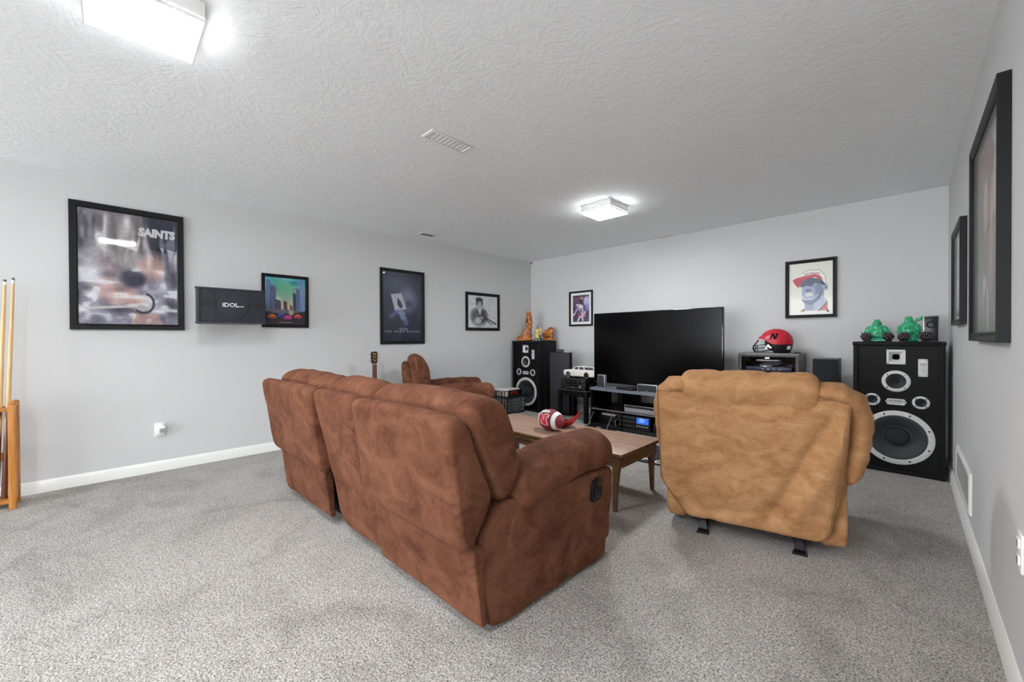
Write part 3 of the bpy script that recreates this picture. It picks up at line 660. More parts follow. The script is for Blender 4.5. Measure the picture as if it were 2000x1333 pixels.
part('seam', SEAM, bp_, lambda b: b.tube([(-hl(z) + .003, yb(z) + .010, z) for z in (.84, .7, .55, .42, .31, .22, .13)], .0022, 6))
part('seam', SEAM, bp_, lambda b: b.tube([(hr(z) - .002, yb(z) + .012, z) for z in (.84, .7, .55, .42, .31, .22, .15)], .0022, 6))
part('top_seam', SEAM, bp_, lambda b: b.tube([(-.44 + .85 * k / 14, yb(.845) - .002, .838 + .003 * math.sin(k * 2.)) for k in range(15)], .0025, 6))
HEAD = [(-.232, .845), (-.25, .895), (-.195, .957), (-.08, .955), (.02, .86), (.03, .68), (-.02, .6), (-.12, .62)]
def headroll(b):
    b.pillow(HEAD, -.33, .305, .06, rnd=.06, wr=.006, wf=8., crown=.02, mid=26, n=72, seed=4)
    for v in b.bm.verts:                                      # tufting lines
        for xq in (-.135, .09): v.co.z -= .008 * math.exp(-((v.co.x - xq) / .012) ** 2) * (1 if v.co.z > .8 else .2)
part('head_cushion', TAN, rec, headroll)
def wing(b, s):
    path = [(.27, .860), (.31, .872), (.375, .868), (.435, .82), (.458, .75), (.466, .68), (.465, .61), (.46, .54), (.45, .47), (.44, .42), (.43, .38)]
    if s < 0: path = [(x - .022 if z < .85 else x, z) for x, z in path]
    rad = [.025, .044, .05, .058, .06, .06, .058, .056, .05, .04, .02]
    rings = []
    for i, ((x, z), r) in enumerate(zip(path, rad)):
        x1, z1 = path[min(i + 1, len(path) - 1)]; x0, z0 = path[max(i - 1, 0)]; d = Vector((x1 - x0, 0, z1 - z0)).normalized(); nx = Vector((-d.z, 0, d.x))
        yc = yb(z) + [.07, .075, .08, .13, .19, .20, .20, .20, .19, .18, .17][i]; ry = [.05, .10, .11, .12, .13, .13, .13, .12, .11, .09, .03][i]
        rings.append([Vector((x, yc, z)) + nx * math.cos(2 * PI * k / 32) * r + Vector((0, 1, 0)) * math.sin(2 * PI * k / 32) * ry for k in range(32)])
    # finer along the path
    fine = []
    for a_, b_ in zip(rings[:-1], rings[1:]):
        for j in range(5): fine.append([p.lerp(q, j / 5) for p, q in zip(a_, b_)])
    fine.append(rings[-1]); b.loft(fine)
    bmesh.ops.smooth_vert(b.bm, verts=b.bm.verts[:], factor=.5, use_axis_x=True, use_axis_y=True, use_axis_z=True)
    b.bm.normal_update()
    for v in b.bm.verts:
        q = v.co; v.co += v.normal * (.009 * noise.noise(Vector((q.x * 6, q.y * 9, q.z * 18))) + .0012 * math.sin(q.z * 75 + q.y * 30 + 3 * noise.noise(q * 6)) * (1 if .25 < q.z < .82 else .2))
        v.co.x *= s
part('wing_cushion', TAN, rec, lambda b: wing(b, 1), ang=60); part('wing_cushion', TAN, rec, lambda b: wing(b, -1), ang=60)
part('seat_cushion', TAN, rec, lambda b: b.pillow([(-.05, .3), (.72, .28), (.76, .38), (.7, .48), (.0, .46)], -.29, .29, .05, rnd=.06, wr=.01, crown=.05))
part('back_cushion', TAN, rec, lambda b: b.pillow([(-.04, .42), (.12, .44), (.14, .6), (.04, .84), (-.06, .84)], -.36, .36, .07, rnd=.06, wr=.012, crown=.04))
for s in (-1, 1):
    a = thing_part('arm', rec)
    lo, hi = sorted((s * .30, s * .475))
    part('arm_pad', TAN, a, lambda b: b.pillow([(lo, .42), (hi, .42), (hi + .02, .54), ((lo + hi) / 2, .62), (lo - .02, .54)], .06, .80, .09, axis='y', rnd=.07, wr=.012, wf=8.))
    lo, hi = sorted((s * .325, s * .43))
    def sp(b):
        b.pillow([(.02, .05), (.72, .05), (.76, .3), (.74, .47), (.06, .47), (.0, .3), (-.02, .12)], lo, hi, .02, rnd=.03, wr=.006, mid=4)
    part('side_panel', TAN, a, sp)
part('footrest', TAN, rec, lambda b: b.pillow([(.70, .07), (.77, .07), (.78, .3), (.71, .3)], -.30, .30, .03, rnd=.03, wr=.006))
part('underframe', PLASTIC, rec, lambda b: b.plate(-.27, .27, .1, .62, .10, .26))
for s in (-1, 1):
    gl = part('rocker_foot', PLASTIC, rec, lambda b: (b.loft([[(s * .23 + sx * w_, y, z0 + (z1 - z0) * sz) for sx, sz in ((-1, 0), (1, 0), (.7, 1), (-.7, 1))] for y, w_, z0, z1 in ((-.045, .034, .0, .012), (-.02, .034, .0, .02), (.0, .022, .0, .05), (.03, .016, .0, .10), (.08, .016, .0, .11), (.6, .016, .0, .06), (.64, .03, .0, .012))])))
    part('strut', PLASTIC, gl, lambda b: b.box((s * .23, .06, .10), (.03, .04, .12), .004))

# ================================================================ coffee table
WOODT = wood('walnut table top', rgb(146, 114, 96), rgb(176, 142, 122), 1., .33)
WOODD = wood('walnut edge', rgb(84, 58, 38), rgb(116, 82, 54), 1., .4)
TX0, TX1, TY0, TY1, TZ = -2.80, -1.300, 2.31, 2.865, .385
tb = thing('coffee_table', 'long walnut coffee table with tapered legs in front of the sofa', 'table', ((TX0 + TX1) / 2, (TY0 + TY1) / 2, 0))
hx, hy = (TX1 - TX0) / 2, (TY1 - TY0) / 2
top = part('table_top', WOODT, tb, lambda b: b.bxx(-hx, hx, -hy, hy, TZ - .022, TZ, .003))
part('edge_lip', WOODD, top, lambda b: b.loft([[(sx * (hx + i), sy * (hy + i), z) for sx, sy in ((-1, -1), (1, -1), (1, 1), (-1, 1))] for i, z in ((.001, TZ - .0225), (.001, TZ - .004), (.0022, TZ - .006), (.0022, TZ - .021), (.001, TZ - .0225))], cap=False))
for s in (-1, 1):
    part('apron', WOODD, tb, lambda b: b.bxx(-hx + .02, hx - .02, s * (hy - .03), s * (hy - .012), TZ - .095, TZ - .0225, .002))
    part('apron', WOODD, tb, lambda b: b.bxx(s * (hx - .03), s * (hx - .012), -hy + .031, hy - .031, TZ - .095, TZ - .0225, .002))
part('drawer_rail', WOODD, tb, lambda b: b.bxx(-hx + .1, hx - .1, -hy - .006, -hy + .012, TZ - .05, TZ - .036, .002))
for sx in (-1, 1):
    for sy in (-1, 1):
        def leg(b):
            b.loft([[(sx * cx + a * r, sy * cy + c * r, z) for a, c in ((-1, -1), (1, -1), (1, 1), (-1, 1))] for cx, cy, r, z in ((hx - .055, hy - .012, .011, 0), (hx - .055, hy - .022, .016, .18), (hx - .052, hy - .035, .024, TZ - .03))])
        part('leg', WOODD, tb, leg)
# ================================================================ big stereo speakers
CONE = mat('speaker cone', rgb(52, 55, 60), .6, bump=.3, bscale=300)
RINGW = mat('white speaker ring', rgb(214, 214, 214), .45)
MESH = mat('woven speaker mesh', rgb(38, 40, 44), .7, bump=.6, bscale=500)
INK = mat('black ink', rgb(30, 30, 32), .7)
def big_speaker(label, x, y, rz=0., name='floor_speaker'):
    """front face at local y=0, looking towards -y"""
    t = thing(name, label, 'speaker', (x, y, 0), rz, 'big floor speakers')
    W, HT, D, bd = .275, 1.09, .44, .034
    cab = part('cabinet', CHAR, t, lambda b: (b.bxx(-W, W, .09, D, 0, HT, .008), b.bxx(-W, W, 0, .11, HT - bd, HT, .01), b.bxx(-W, W, 0, .11, 0, bd, .006), b.bxx(-W, -W + bd, 0, .11, bd - .01, HT - bd + .01, .006), b.bxx(W - bd, W, 0, .11, bd - .01, HT - bd + .01, .006)))
    for sx in (-1, 1):
        for z in (.015, HT - .015): part('corner_cap', BLACK, cab, lambda b: b.box((sx * (W - .012), .01, z), (.034, .03, .034), .008))
    Y = .021; cx = -.005
    def baffle(b):               # board with a cut-out for every driver
        def loop(pts):
            v = [b.bm.verts.new((x_, Y, z)) for x_, z in pts]; return [b.bm.edges.new((v[i], v[(i + 1) % len(v)])) for i in range(len(v))]
        es = loop([(-W + bd - .004, bd - .004), (W - bd + .004, bd - .004), (W - bd + .004, HT - bd + .004), (-W + bd - .004, HT - bd + .004)])
        for hx_, hz, r in ((cx, .764, .064), (cx + .146, .60, .036), (cx - .146, .60, .036), (cx + .006, .297, .185)): es += loop([(hx_ + r * math.cos(2 * PI * k / 40), hz + r * math.sin(2 * PI * k / 40)) for k in range(40)])
        es += loop([(cx - .046, .965 - .047), (cx + .046, .965 - .047), (cx + .046, .965 + .047), (cx - .046, .965 + .047)])
        bmesh.ops.triangle_fill(b.bm, use_beauty=True, edges=es)
    part('baffle', BLACK, t, baffle)
    def scr(p, pts, r=.0055):
        for k, (a, c) in enumerate(pts): part('screw', BLACKG, p, lambda b: b.cyl((a, Y - .009, c), (a, Y - .004, c), r, n=8))
    # horn
    h = thing_part('horn_tweeter', t); zc, hw, hh = .965, .057, .06
    part('horn_mouth', RINGW, h, lambda b: b.loft([[(cx + sx * a, y, zc + sz * c) for sx, sz in ((-1, -1), (1, -1), (1, 1), (-1, 1))] for a, c, y in ((hw, hh, Y), (hw, hh, Y - .008), (hw * .78, hh * .76, Y - .008), (hw * .36, hh * .36, Y + .021), (hw * .34, hh * .34, Y + .024))], cap=False))
    part('throat', mat('dark horn throat', rgb(6, 6, 7), .9, spec=.1), h, lambda b: b.lathe([(.024, 0.), (.021, .004), (0., .005)], (cx, Y + .020, zc), (0, -1, 0), 20))
    scr(h, [(cx + sx * hw * .86, zc + sz * hh * .87) for sx in (-1, 1) for sz in (-1, 1)])
    def driver(nm, x_, z, R, ri, dep, cap_r, nscr):
        d = thing_part(nm, t)
        part('ring', RINGW, d, lambda b: b.lathe([(R, 0), (R, .006), (R - .003, .008), (ri + .002, .008), (ri, .004), (ri, -.002)], (x_, Y, z), (0, -1, 0), 48))
        part('cone', CONE, d, lambda b: b.lathe([(ri, .002), (ri * .93, .005), (ri * .86, .001), (cap_r * 1.15, -dep), (cap_r, -dep)], (x_, Y - .001, z), (0, -1, 0), 48))
        part('dust_cap', MESH, d, lambda b: b.lathe([(cap_r * math.cos(a), -dep + cap_r * .45 * math.sin(a)) for a in [PI / 2 * i / 6 for i in range(7)]], (x_, Y - .001, z), (0, -1, 0), 32))
        scr(d, [(x_ + (R + ri) / 2 * math.cos(2 * PI * (k + .5) / nscr), z + (R + ri) / 2 * math.sin(2 * PI * (k + .5) / nscr)) for k in range(nscr)], .005 if R < .12 else .007)
    driver('midrange_driver', cx, .764, .088, .062, .028, .022, 4)
    driver('tweeter', cx + .146, .60, .051, .034, .016, .014, 4); driver('tweeter', cx - .146, .60, .051, .034, .016, .014, 4)
    driver('woofer', cx + .006, .297, .222, .182, .052, .08, 8)
    pl = thing_part('rating_plate', t)
    part('plate', RINGW, pl, lambda b: b.box((.152, Y - .003, .881), (.055, .004, .142), .001)); scr(pl, [(.152 + sx * .02, .881 + sz * .063) for sx in (-1, 1) for sz in (-1, 1)], .003)
    text_mesh('lettering', 'SPEAKER\nSYSTEM', .0105, INK, pl, (.152, Y - .0055, .908)); 
    part('printed_lines', INK, pl, lambda b: [b.plate(.152 - .014 + dx, .152 - .014 + dx + w_, Y - .0056, Y - .005, z, z + .0018) for dx, w_, z in ((0, .004, .886), (.012, .012, .884), (0, .004, .872), (.012, .014, .868), (0, .004, .858), (.010, .018, .852))])
    nm = thing_part('name_plate', t)
    part('plate', RINGW, nm, lambda b: b.prism([(cx - .064, .593), (cx - .05, .617), (cx + .05, .617), (cx + .064, .593), (cx + .05, .567), (cx - .05, .567)], Y - .005, Y, 'y')); scr(nm, [(cx - .052, .593), (cx + .052, .593)], .0035)
    text_mesh('lettering', 'Pro Studio', .019, INK, nm, (cx, Y - .0055, .600), offset=.0004); text_mesh('lettering', 'MONITOR', .011, INK, nm, (cx, Y - .0055, .582), spacing=1.2)
    return t
big_speaker('tall black floor speaker with white rings in the right corner', -.065, 4.585)
big_speaker('tall black floor speaker with white rings in the far left corner', -4.262, 4.605)

# charcoal tower next to the far speaker
t = thing('tower_speaker', 'narrow charcoal grille tower standing beside the far corner speaker', 'speaker', (-3.68, 4.72, 0))
part('cabinet', BLACK, t, lambda b: b.bxx(-.185, .185, .02, .075, 0, .92, .006))
part('grille', mat('charcoal grille cloth', rgb(54, 54, 60), .8, bump=.4, bscale=500), t, lambda b: b.bxx(-.183, .183, 0, .02, .02, .918, .006))
part('port', BLACKG, t, lambda b: b.lathe([(.05, 0), (.04, .004), (.035, -.01)], (0, .0755, .7), (0, 1, 0), 20))
t = thing('small_receiver_box', 'tiny grey box lying on top of the charcoal tower', 'box', (-3.69, 4.757, .92))
part('body', mat('slate plastic', rgb(72, 72, 82), .5), t, lambda b: b.bxx(-.05, .05, -.03, .03, 0, .042, .006)); part('lid', PLASTIC, t, lambda b: b.bxx(-.045, .045, -.026, .026, .042, .046, .001))

# ================================================================ milk crate with records
t = thing('milk_crate', 'black lattice milk crate on the floor in front of the far speaker', 'crate', (-4.375, 4.34, 0))
CR = mat('black crate plastic', rgb(30, 30, 32), .35)
CX, CY, CH = .175, .19, .27
part('floor', CR, t, lambda b: b.bxx(-CX, CX, -CY, CY, .004, .012))
for z, hgt in ((.015, .028), (CH - .02, .036)):
    part('band', CR, t, lambda b: b.loft([[(sx * (CX - i), sy * (CY - i), zz) for sx, sy in ((-1, -1), (1, -1), (1, 1), (-1, 1))] for i, zz in ((0, z - hgt / 2), (0, z + hgt / 2), (.008, z + hgt / 2), (.008, z - hgt / 2), (0, z - hgt / 2))], cap=False))
for sx in (-1, 1):
    for sy in (-1, 1): part('corner_post', CR, t, lambda b: b.bxx(sx * (CX - .018), sx * CX, sy * (CY - .018), sy * CY, 0, CH, .004))
def lattice(b, axis, s):
    L_ = CY if axis == 'x' else CX; n = 9; z0, z1 = .03, CH - .04
    for dr in (-1, 1):
        for k in range(-5, n + 1):
            p0 = -L_ + 2 * L_ * k / n; p1 = p0 + dr * (z1 - z0) * .8
            if dr < 0: p0, p1 = p0 + (z1 - z0) * .8, p0
            q0, q1, a0, a1 = p0, p1, z0, z1
            def cl(p, q, a, c, lim):
                return p, a
            t0, t1 = 0., 1.
            dlt = p1 - p0
            for lim, sg in ((L_ - .01, 1), (-L_ + .01, -1)):
                if sg * p0 > sg * lim and sg * p1 > sg * lim: t0 = 2; break
                if sg * p0 > sg * lim: t0 = max(t0, (lim - p0) / dlt)
                if sg * p1 > sg * lim: t1 = min(t1, (lim - p0) / dlt)
            if t0 >= t1 - .05: continue
            A_ = (p0 + dlt * t0, z0 + (z1 - z0) * t0); B_ = (p0 + dlt * t1, z0 + (z1 - z0) * t1)
            f = (lambda a, z: (s * (CX - .004), a, z)) if axis == 'x' else (lambda a, z: (a, s * (CY - .004), z))
            b.tube([f(*A_), f(*B_)], .0042, 4)
for s in (-1, 1):
    part('lattice_side', CR, t, lambda b: lattice(b, 'x', s)); part('lattice_side', CR, t, lambda b: lattice(b, 'y', s))
nms = ['cream', 'charcoal', 'tan', 'pale grey', 'dull brown', 'white', 'navy', 'light brown', 'light grey', 'dark brown', 'ivory']
cols = [(228, 224, 216), (60, 56, 58), (150, 116, 92), (205, 200, 196), (120, 96, 88), (236, 234, 230), (48, 50, 60), (178, 150, 120), (216, 214, 210), (96, 80, 78), (230, 228, 222)]
for k, c in enumerate(cols):
    lx = -4.375 - .14 + .0245 * k; hgt = .312 + .004 * (k % 3)
    r_ = thing('record_sleeve', '%s record sleeve standing upright among others in the milk crate' % nms[k], 'record', (lx, 4.34, .012), 0, 'record sleeves in the milk crate')
    part('sleeve', mat('record sleeve %d' % k, rgb(*c), .6), r_, lambda b: b.bxx(-.009, .009, -.157, .157, 0, hgt, .001))
    part('disc_edge', BLACKG, r_, lambda b: b.plate(-.0015, .0015, -.15, .15, hgt, hgt + .0015))
r_ = thing('record_sleeve', 'black record sleeve with red lettering at the front of the crate', 'record', (-4.375 + .148, 4.34, .012), 0, 'record sleeves in the milk crate')
part('sleeve', BLACK, r_, lambda b: b.bxx(-.006, .006, -.157, .157, 0, .34, .001)); part('white_edge', OFFW, r_, lambda b: b.bxx(-.006, .006, -.161, -.157, 0, .34))
text_mesh('lettering', 'STYX', .07, mat('red ink', rgb(176, 52, 48), .6), r_, (.0066, -.03, .295), rot=(PI / 2, 0, PI / 2), offset=.001)
t = thing('flat_box', 'flat white box lying on top of the records in the crate', 'box', (-4.40, 4.30, .345)); part('body', OFFW, t, lambda b: b.bxx(-.15, .13, -.15, .19, 0, .014, .002)); part('lid_line', mat('grey card edge', rgb(160, 158, 154), .7), t, lambda b: b.bxx(-.1505, .1305, -.1505, .1905, .006, .0075))

# ================================================================ stand with the stereo units and the toy SUV
SX, SY = -3.235, 4.62
t = thing('stereo_stand', 'square black side stand carrying stereo units beside the console', 'table', (SX, SY, 0))
part('top', BLACK, t, lambda b: b.bxx(-.24, .24, -.2, .2, .40, .43, .004)); part('edge_trim', SILVER, t, lambda b: b.loft([[(sx * (.2405 + i), sy * (.2005 + i), z) for sx, sy in ((-1, -1), (1, -1), (1, 1), (-1, 1))] for i, z in ((0, .424), (.001, .4245), (.001, .4275), (0, .428), (0, .424))], cap=False))
for sx in (-1, 1):
    for sy in (-1, 1): part('leg', BLACK, t, lambda b: b.bxx(sx * .238, sx * .188, sy * .198, sy * .148, 0, .40, .002))
part('apron', BLACK, t, lambda b: (b.bxx(-.188, .188, -.192, -.176, .345, .40), b.bxx(-.188, .188, .176, .192, .345, .40)))
part('apron', BLACK, t, lambda b: (b.bxx(-.232, -.216, -.148, .148, .345, .40), b.bxx(.216, .232, -.148, .148, .345, .40)))
t = thing('stored_box', 'small blue and white box on the floor under the stereo stand', 'box', (-3.06, 4.98, 0)); part('body', mat('blue box card', rgb(120, 160, 205), .5), t, lambda b: b.bxx(-.09, .09, -.06, .06, 0, .13, .002)); part('label', OFFW, t, lambda b: b.plate(-.07, .02, -.0606, -.06, .03, .1))
def stereo(name, label, x, y, z, w_, d, h, knobs, disp=None, cat='stereo', face=PLASTIC, feet=True, buttons=0):
    t = thing(name, label, cat, (x, y, z)); f = .008 if feet else 0.
    part('case', BLACK, t, lambda b: b.bxx(-w_ / 2, w_ / 2, .008, d, f, h, .003)); fp = part('front_panel', face, t, lambda b: b.bxx(-w_ / 2, w_ / 2, 0, .009, f, h, .002))
    for k, (u, v, r) in enumerate(knobs): part('knob', SILVER if k % 2 else PLASTIC, t, lambda b: b.cyl((-w_ / 2 + u * w_, .001, f + v * (h - f)), (-w_ / 2 + u * w_, -.010, f + v * (h - f)), r, r * .9, n=16))
    if disp: part('display', disp[4], t, lambda b: b.plate(-w_ / 2 + disp[0] * w_, -w_ / 2 + disp[1] * w_, -.0012, .001, f + disp[2] * (h - f), f + disp[3] * (h - f)))
    for k in range(buttons): part('button', SILVER, t, lambda b: b.box((-w_ / 2 + w_ * (.1 + .8 * k / max(1, buttons - 1)), -.001, f + (h - f) * (.22 if k % 3 else .3)), (.012, .004, .006)))
    if feet:
        for sx in (-1, 1):
            for yy in (.03, d - .03): part('foot', SILVER, t, lambda b: b.cyl((sx * (w_ / 2 - .03), yy, 0), (sx * (w_ / 2 - .03), yy, f + .002), .013, n=10))
    return t
DISP = mat('dark display window', rgb(30, 26, 34), .08, coat=1.)
stereo('stereo_receiver', 'black stereo receiver with silver buttons, lower unit on the stand', SX + .012, SY - .185, .43, .39, .33, .088, [(.12, .35, .011), (.8, .5, .015), (.9, .5, .012), (.5, .35, .007), (.56, .35, .007)], (.3, .7, .55, .85, DISP), buttons=9)
stereo('disc_player', 'slim black disc player, upper unit on the stand under the toy car', SX + .012, SY - .185, .518, .39, .33, .062, [(.94, .45, .008), (.9, .45, .005)], (.35, .65, .2, .5, DISP), buttons=5)

# white toy SUV: nose to the left
SUVW = mat('white toy car paint', rgb(238, 236, 226), .2, coat=1.)
TINT = mat('tinted toy window', rgb(92, 86, 92), .1)
t = thing('toy_suv', 'white toy sport utility car parked on the stereo units', 'toy car', (-3.215, 4.66, .58)); t.scale = (1, 1, 1.02)
L_, Wd = .52, .105
def sx_(u): return -L_ / 2 + u * L_
low = rpoly([(sx_(0), .03), (sx_(.0), .085), (sx_(.010), .106), (sx_(.22), .114), (sx_(.29), .114), (sx_(.99), .114), (sx_(1), .08), (sx_(1), .03), (sx_(.92), .022), (sx_(.05), .022)], .012, 3)
body = part('body', SUVW, t, lambda b: b.pillow(low, -Wd, Wd, .014, axis='y', n=64, mid=6, rnd=.004, wr=0))
roof = rpoly([(sx_(.24), .104), (sx_(.35), .154), (sx_(.45), .162), (sx_(.9), .162), (sx_(.96), .154), (sx_(.985), .104)], .012, 3)
part('cabin', SUVW, t, lambda b: b.pillow(roof, -Wd + .012, Wd - .012, .014, axis='y', n=56, mid=4, rnd=.004))
for s in (-1, 1):
    for q in ([(.335, .116), (.38, .150), (.47, .152), (.47, .116)], [(.50, .116), (.50, .152), (.63, .152), (.65, .116)], [(.68, .116), (.665, .152), (.92, .152), (.945, .116)]):
        part('side_window', TINT, t, lambda b: b.prism([(sx_(u), z) for u, z in q], s * (Wd - .014), s * (Wd - .011), 'y'))
part('windscreen', TINT, t, lambda b: b.loft([[(sx_(.262), -Wd + .025, .114), (sx_(.262), Wd - .025, .114), (sx_(.343), Wd - .03, .151), (sx_(.343), -Wd + .03, .151)], [(sx_(.255), -Wd + .025, .115), (sx_(.255), Wd - .025, .115), (sx_(.336), Wd - .03, .153), (sx_(.336), -Wd + .03, .153)]]))
part('roof_rail', SILVER, t, lambda b: [b.tube([(sx_(.45), s * .07, .162), (sx_(.48), s * .07, .167), (sx_(.88), s * .07, .167), (sx_(.92), s * .07, .162)], .002, 5) for s in (-1, 1)])
part('grille', CHROME, t, lambda b: b.bxx(sx_(0) - .003, sx_(0) + .003, -.05, .05, .05, .085, .001))
for s in (-1, 1): part('headlight', mat('toy lamp lens', rgb(225, 225, 215), .1), t, lambda b: b.bxx(sx_(0) - .002, sx_(.04), s * .06, s * (Wd + .001), .068, .09, .003)); part('door_line', mat('panel gap', rgb(150, 146, 140), .6), t, lambda b: [b.plate(sx_(u), sx_(u) + .0015, s * (Wd - .0006), s * (Wd + .0004), .04, .105) for u in (.33, .52, .70)])
for u in (.16, .74):
    for s in (-1, 1):
        wl = part('wheel', BLACK, t, lambda b: b.lathe([(.02, .0), (.04, .0), (.044, .006), (.044, .03), (.040, .036), (.02, .036)], (sx_(u), s * (Wd - .034), .044), (0, s, 0), 28, cap=True))
        part('rim', CHROME, wl, lambda b: [b.box((sx_(u) + .017 * math.cos(a), s * (Wd + .0028), .044 + .017 * math.sin(a)), (.033, .003, .009), rot=Matrix.Rotation(-a, 3, 'Y')) for a in [2 * PI * k / 5 for k in range(5)]] + [b.lathe([(.033, 0), (.039, .002), (.039, .004), (.033, .003)], (sx_(u), s * (Wd + .001), .044), (0, s, 0), 28)])

# ================================================================ TV console
CONT = mat('laminate top greyed by painted sheen', rgb(112, 116, 126), .4)  # highlight on the console top is put into this lighter base colour
CGX0, CGX1, CGY0, CGY1 = -2.90, -1.40, 4.33, 4.86
t = thing('tv_console', 'low black television console with open shelves and a top greyed by painted sheen', 'console', ((CGX0 + CGX1) / 2, 4.6, 0))
hx = (CGX1 - CGX0) / 2
part('top', CONT, t, lambda b: b.prism([(-hx - .02, -.22), (-hx + .06, -.265), (-.2, -.29), (.2, -.29), (hx - .06, -.265), (hx + .02, -.22), (hx, .26), (-hx, .26)], .474, .50, 'z'))
for x in (-hx, -.32, .36, hx - .02): part('upright', BLACK, t, lambda b: b.bxx(x, x + .02, -.235, .25, .0, .474))
for z, y0 in ((.235, -.235), (.03, -.235)): part('shelf', mat('black shelf', rgb(34, 34, 37), .3), t, lambda b: b.bxx(-hx + .02, hx - .02, y0, .24, z - .011, z + .011))
part('shelf_edge', SILVER, t, lambda b: b.plate(-hx + .02, hx - .02, -.2375, -.2352, .231, .239))
part('smoked_glass_door', pane_mat('smoked glass', (.55, .55, .5)), t, lambda b: b.plate(-.62, -.31, -.246, -.243, .25, .47))
part('back_board', mat('console back board', rgb(70, 68, 62), .6), t, lambda b: b.plate(-.62, -.31, .22, .232, .25, .47))
fl = part('drop_flap', PLASTIC, t, lambda b: b.bxx(-hx + .03, -.37, -.5, -.25, .03, .042, .002))
for x in (-hx + .06, -.42): part('flap_stay', CHROME, fl, lambda b: b.tube([(x - .0, -.245, .2), (x + .02, -.42, .045)], .004, 6))
part('flap_label', OFFW, fl, lambda b: b.plate(-.56, -.50, -.40, -.38, .0421, .0426))
stereo('dvd_recorder', 'silver fronted disc recorder on the console middle shelf', -2.21, 4.372, .246, .43, .3, .085, [], (.02, .98, .62, .95, DISP), cat='player', face=SILVER, feet=False, buttons=4)
BLUE = mat('lit blue display', rgb(30, 60, 140), .2, emit=rgb(40, 90, 190), es=.7)
t = stereo('karaoke_mixer', 'black amplifier with a blue lit display on the bottom shelf', -2.30, 4.375, .041, .40, .3, .165, [(.03 + .075 * i, .12 + .15 * j, .0045) for i in range(7) for j in range(6)], (.58, .95, .5, .93, BLUE), cat='amplifier', feet=False)
part('display_line', mat('bright display text', rgb(150, 190, 240), .3, emit=rgb(150, 190, 240), es=.8), t, lambda b: [b.plate(.06 + .003 * i, .12 + .01 * (i % 3), -.0022, -.0012, .105 + .013 * i, .108 + .013 * i) for i in range(4)])
part('knob_row', SILVER, t, lambda b: [b.cyl((.045 + .03 * i, .001, .055), (.045 + .03 * i, -.012, .055), .009, .008, n=14) for i in range(5)])
stereo('small_amplifier', 'little black unit with a blue light beside the amplifier', -1.97, 4.385, .041, .20, .25, .11, [(.2, .3, .012), (.5, .3, .012)], (.3, .8, .55, .85, BLUE), cat='amplifier', feet=False)
t = thing('game_console', 'thin white box with cables on the lower left console shelf', 'device', (-2.72, 4.42, .041)); part('body', OFFW, t, lambda b: b.bxx(-.1, .1, .08, .26, .10, .125, .003)); part('stack', PLASTIC, t, lambda b: b.bxx(-.12, .12, .05, .28, 0, .10, .004)); part('cable', mat('cream cable', rgb(170, 160, 120), .5), t, lambda b: b.tube([(.16, .1, .1), (.19, .03, .13), (.15, -.02, .06), (.18, -.04, .01)], .003, 6))

# TV
t = thing('television', 'large flat black television switched off on the console', 'television', (-2.148, 4.5, .50))
part('bezel', BLACKG, t, lambda b: b.bxx(-.785, .785, 0, .05, .055, .952, .006)); part('screen', mat('tv screen off', rgb(3, 3, 4), .18, spec=.18), t, lambda b: b.plate(-.773, .773, -.0012, .001, .072, .941))
part('back_shell', PLASTIC, t, lambda b: b.bxx(-.5, .5, .05, .10, .15, .75, .02)); part('neck', PLASTIC, t, lambda b: b.bxx(-.2, .2, .03, .06, .01, .12, .003)); part('stand_base', BLACKG, t, lambda b: b.bxx(-.36, .36, -.07, .17, 0, .014, .004))
def cube_speaker(label, x, y, z, w_, h, d, name='satellite_speaker'):
    t = thing(name, label, 'speaker', (x, y, z)); part('frame', SILVER, t, lambda b: b.bxx(-w_ / 2, w_ / 2, 0, d, 0, h, .003)); part('grille', mat('grey satellite grille', rgb(44, 46, 52), .7, bump=.5, bscale=600), t, lambda b: b.bxx(-w_ / 2 + .007, w_ / 2 - .007, -.004, .003, .010, h - .007, .002)); part('badge', SILVER, t, lambda b: b.plate(-.014, .014, -.0048, -.004, .018, .022)); return t
cube_speaker('small upright silver edged speaker on the console left of the television', -2.752, 4.38, .50, .103, .168, .05)
cube_speaker('small horizontal silver edged centre speaker in front of the television', -2.135, 4.365, .50, .24, .092, .06, 'centre_speaker')
t = thing('cable_box', 'slim dark device with cables lying in front of the television foot', 'device', (-2.52, 4.385, .50)); part('body', mat('grey device', rgb(96, 96, 98), .4), t, lambda b: b.bxx(-.13, -.02, 0, .04, 0, .028, .003)); part('front', PLASTIC, t, lambda b: b.bxx(-.02, .2, .0, .04, 0, .03, .004)); part('cable', BLACK, t, lambda b: b.tube([(.2, .02, .02), (.26, .0, .012), (.3, -.02, .006), (.33, .0, .005)], .004, 6))
# mat on the floor with a white scroll edge
t = thing('floor_mat', 'black mat with white scroll pattern on the floor before the console', 'mat', (-1.65, 3.78, 0)); part('mat', mat('black mat', rgb(40, 41, 45), .85, bump=.4, bscale=300), t, lambda b: b.bxx(-.72, .50, -.36, .24, 0, .012, .004))
def scroll(b):
    for k in range(7):
        cx_ = -.62 + .17 * k
        b.tube([(cx_ + (.05 - .035 * a / 9) * math.cos(a), -.29 + (.05 - .035 * a / 9) * math.sin(a), .0125) for a in [i * .5 for i in range(17)]], .010, 6, flat=.25)
        b.tube([(cx_ + .05, -.29, .0125), (cx_ + .09, -.25, .0125), (cx_ + .13, -.29, .0125)], .009, 6, flat=.25)
part('white_scrolls', mat('white mat pattern', rgb(215, 213, 206), .8), t, scroll)

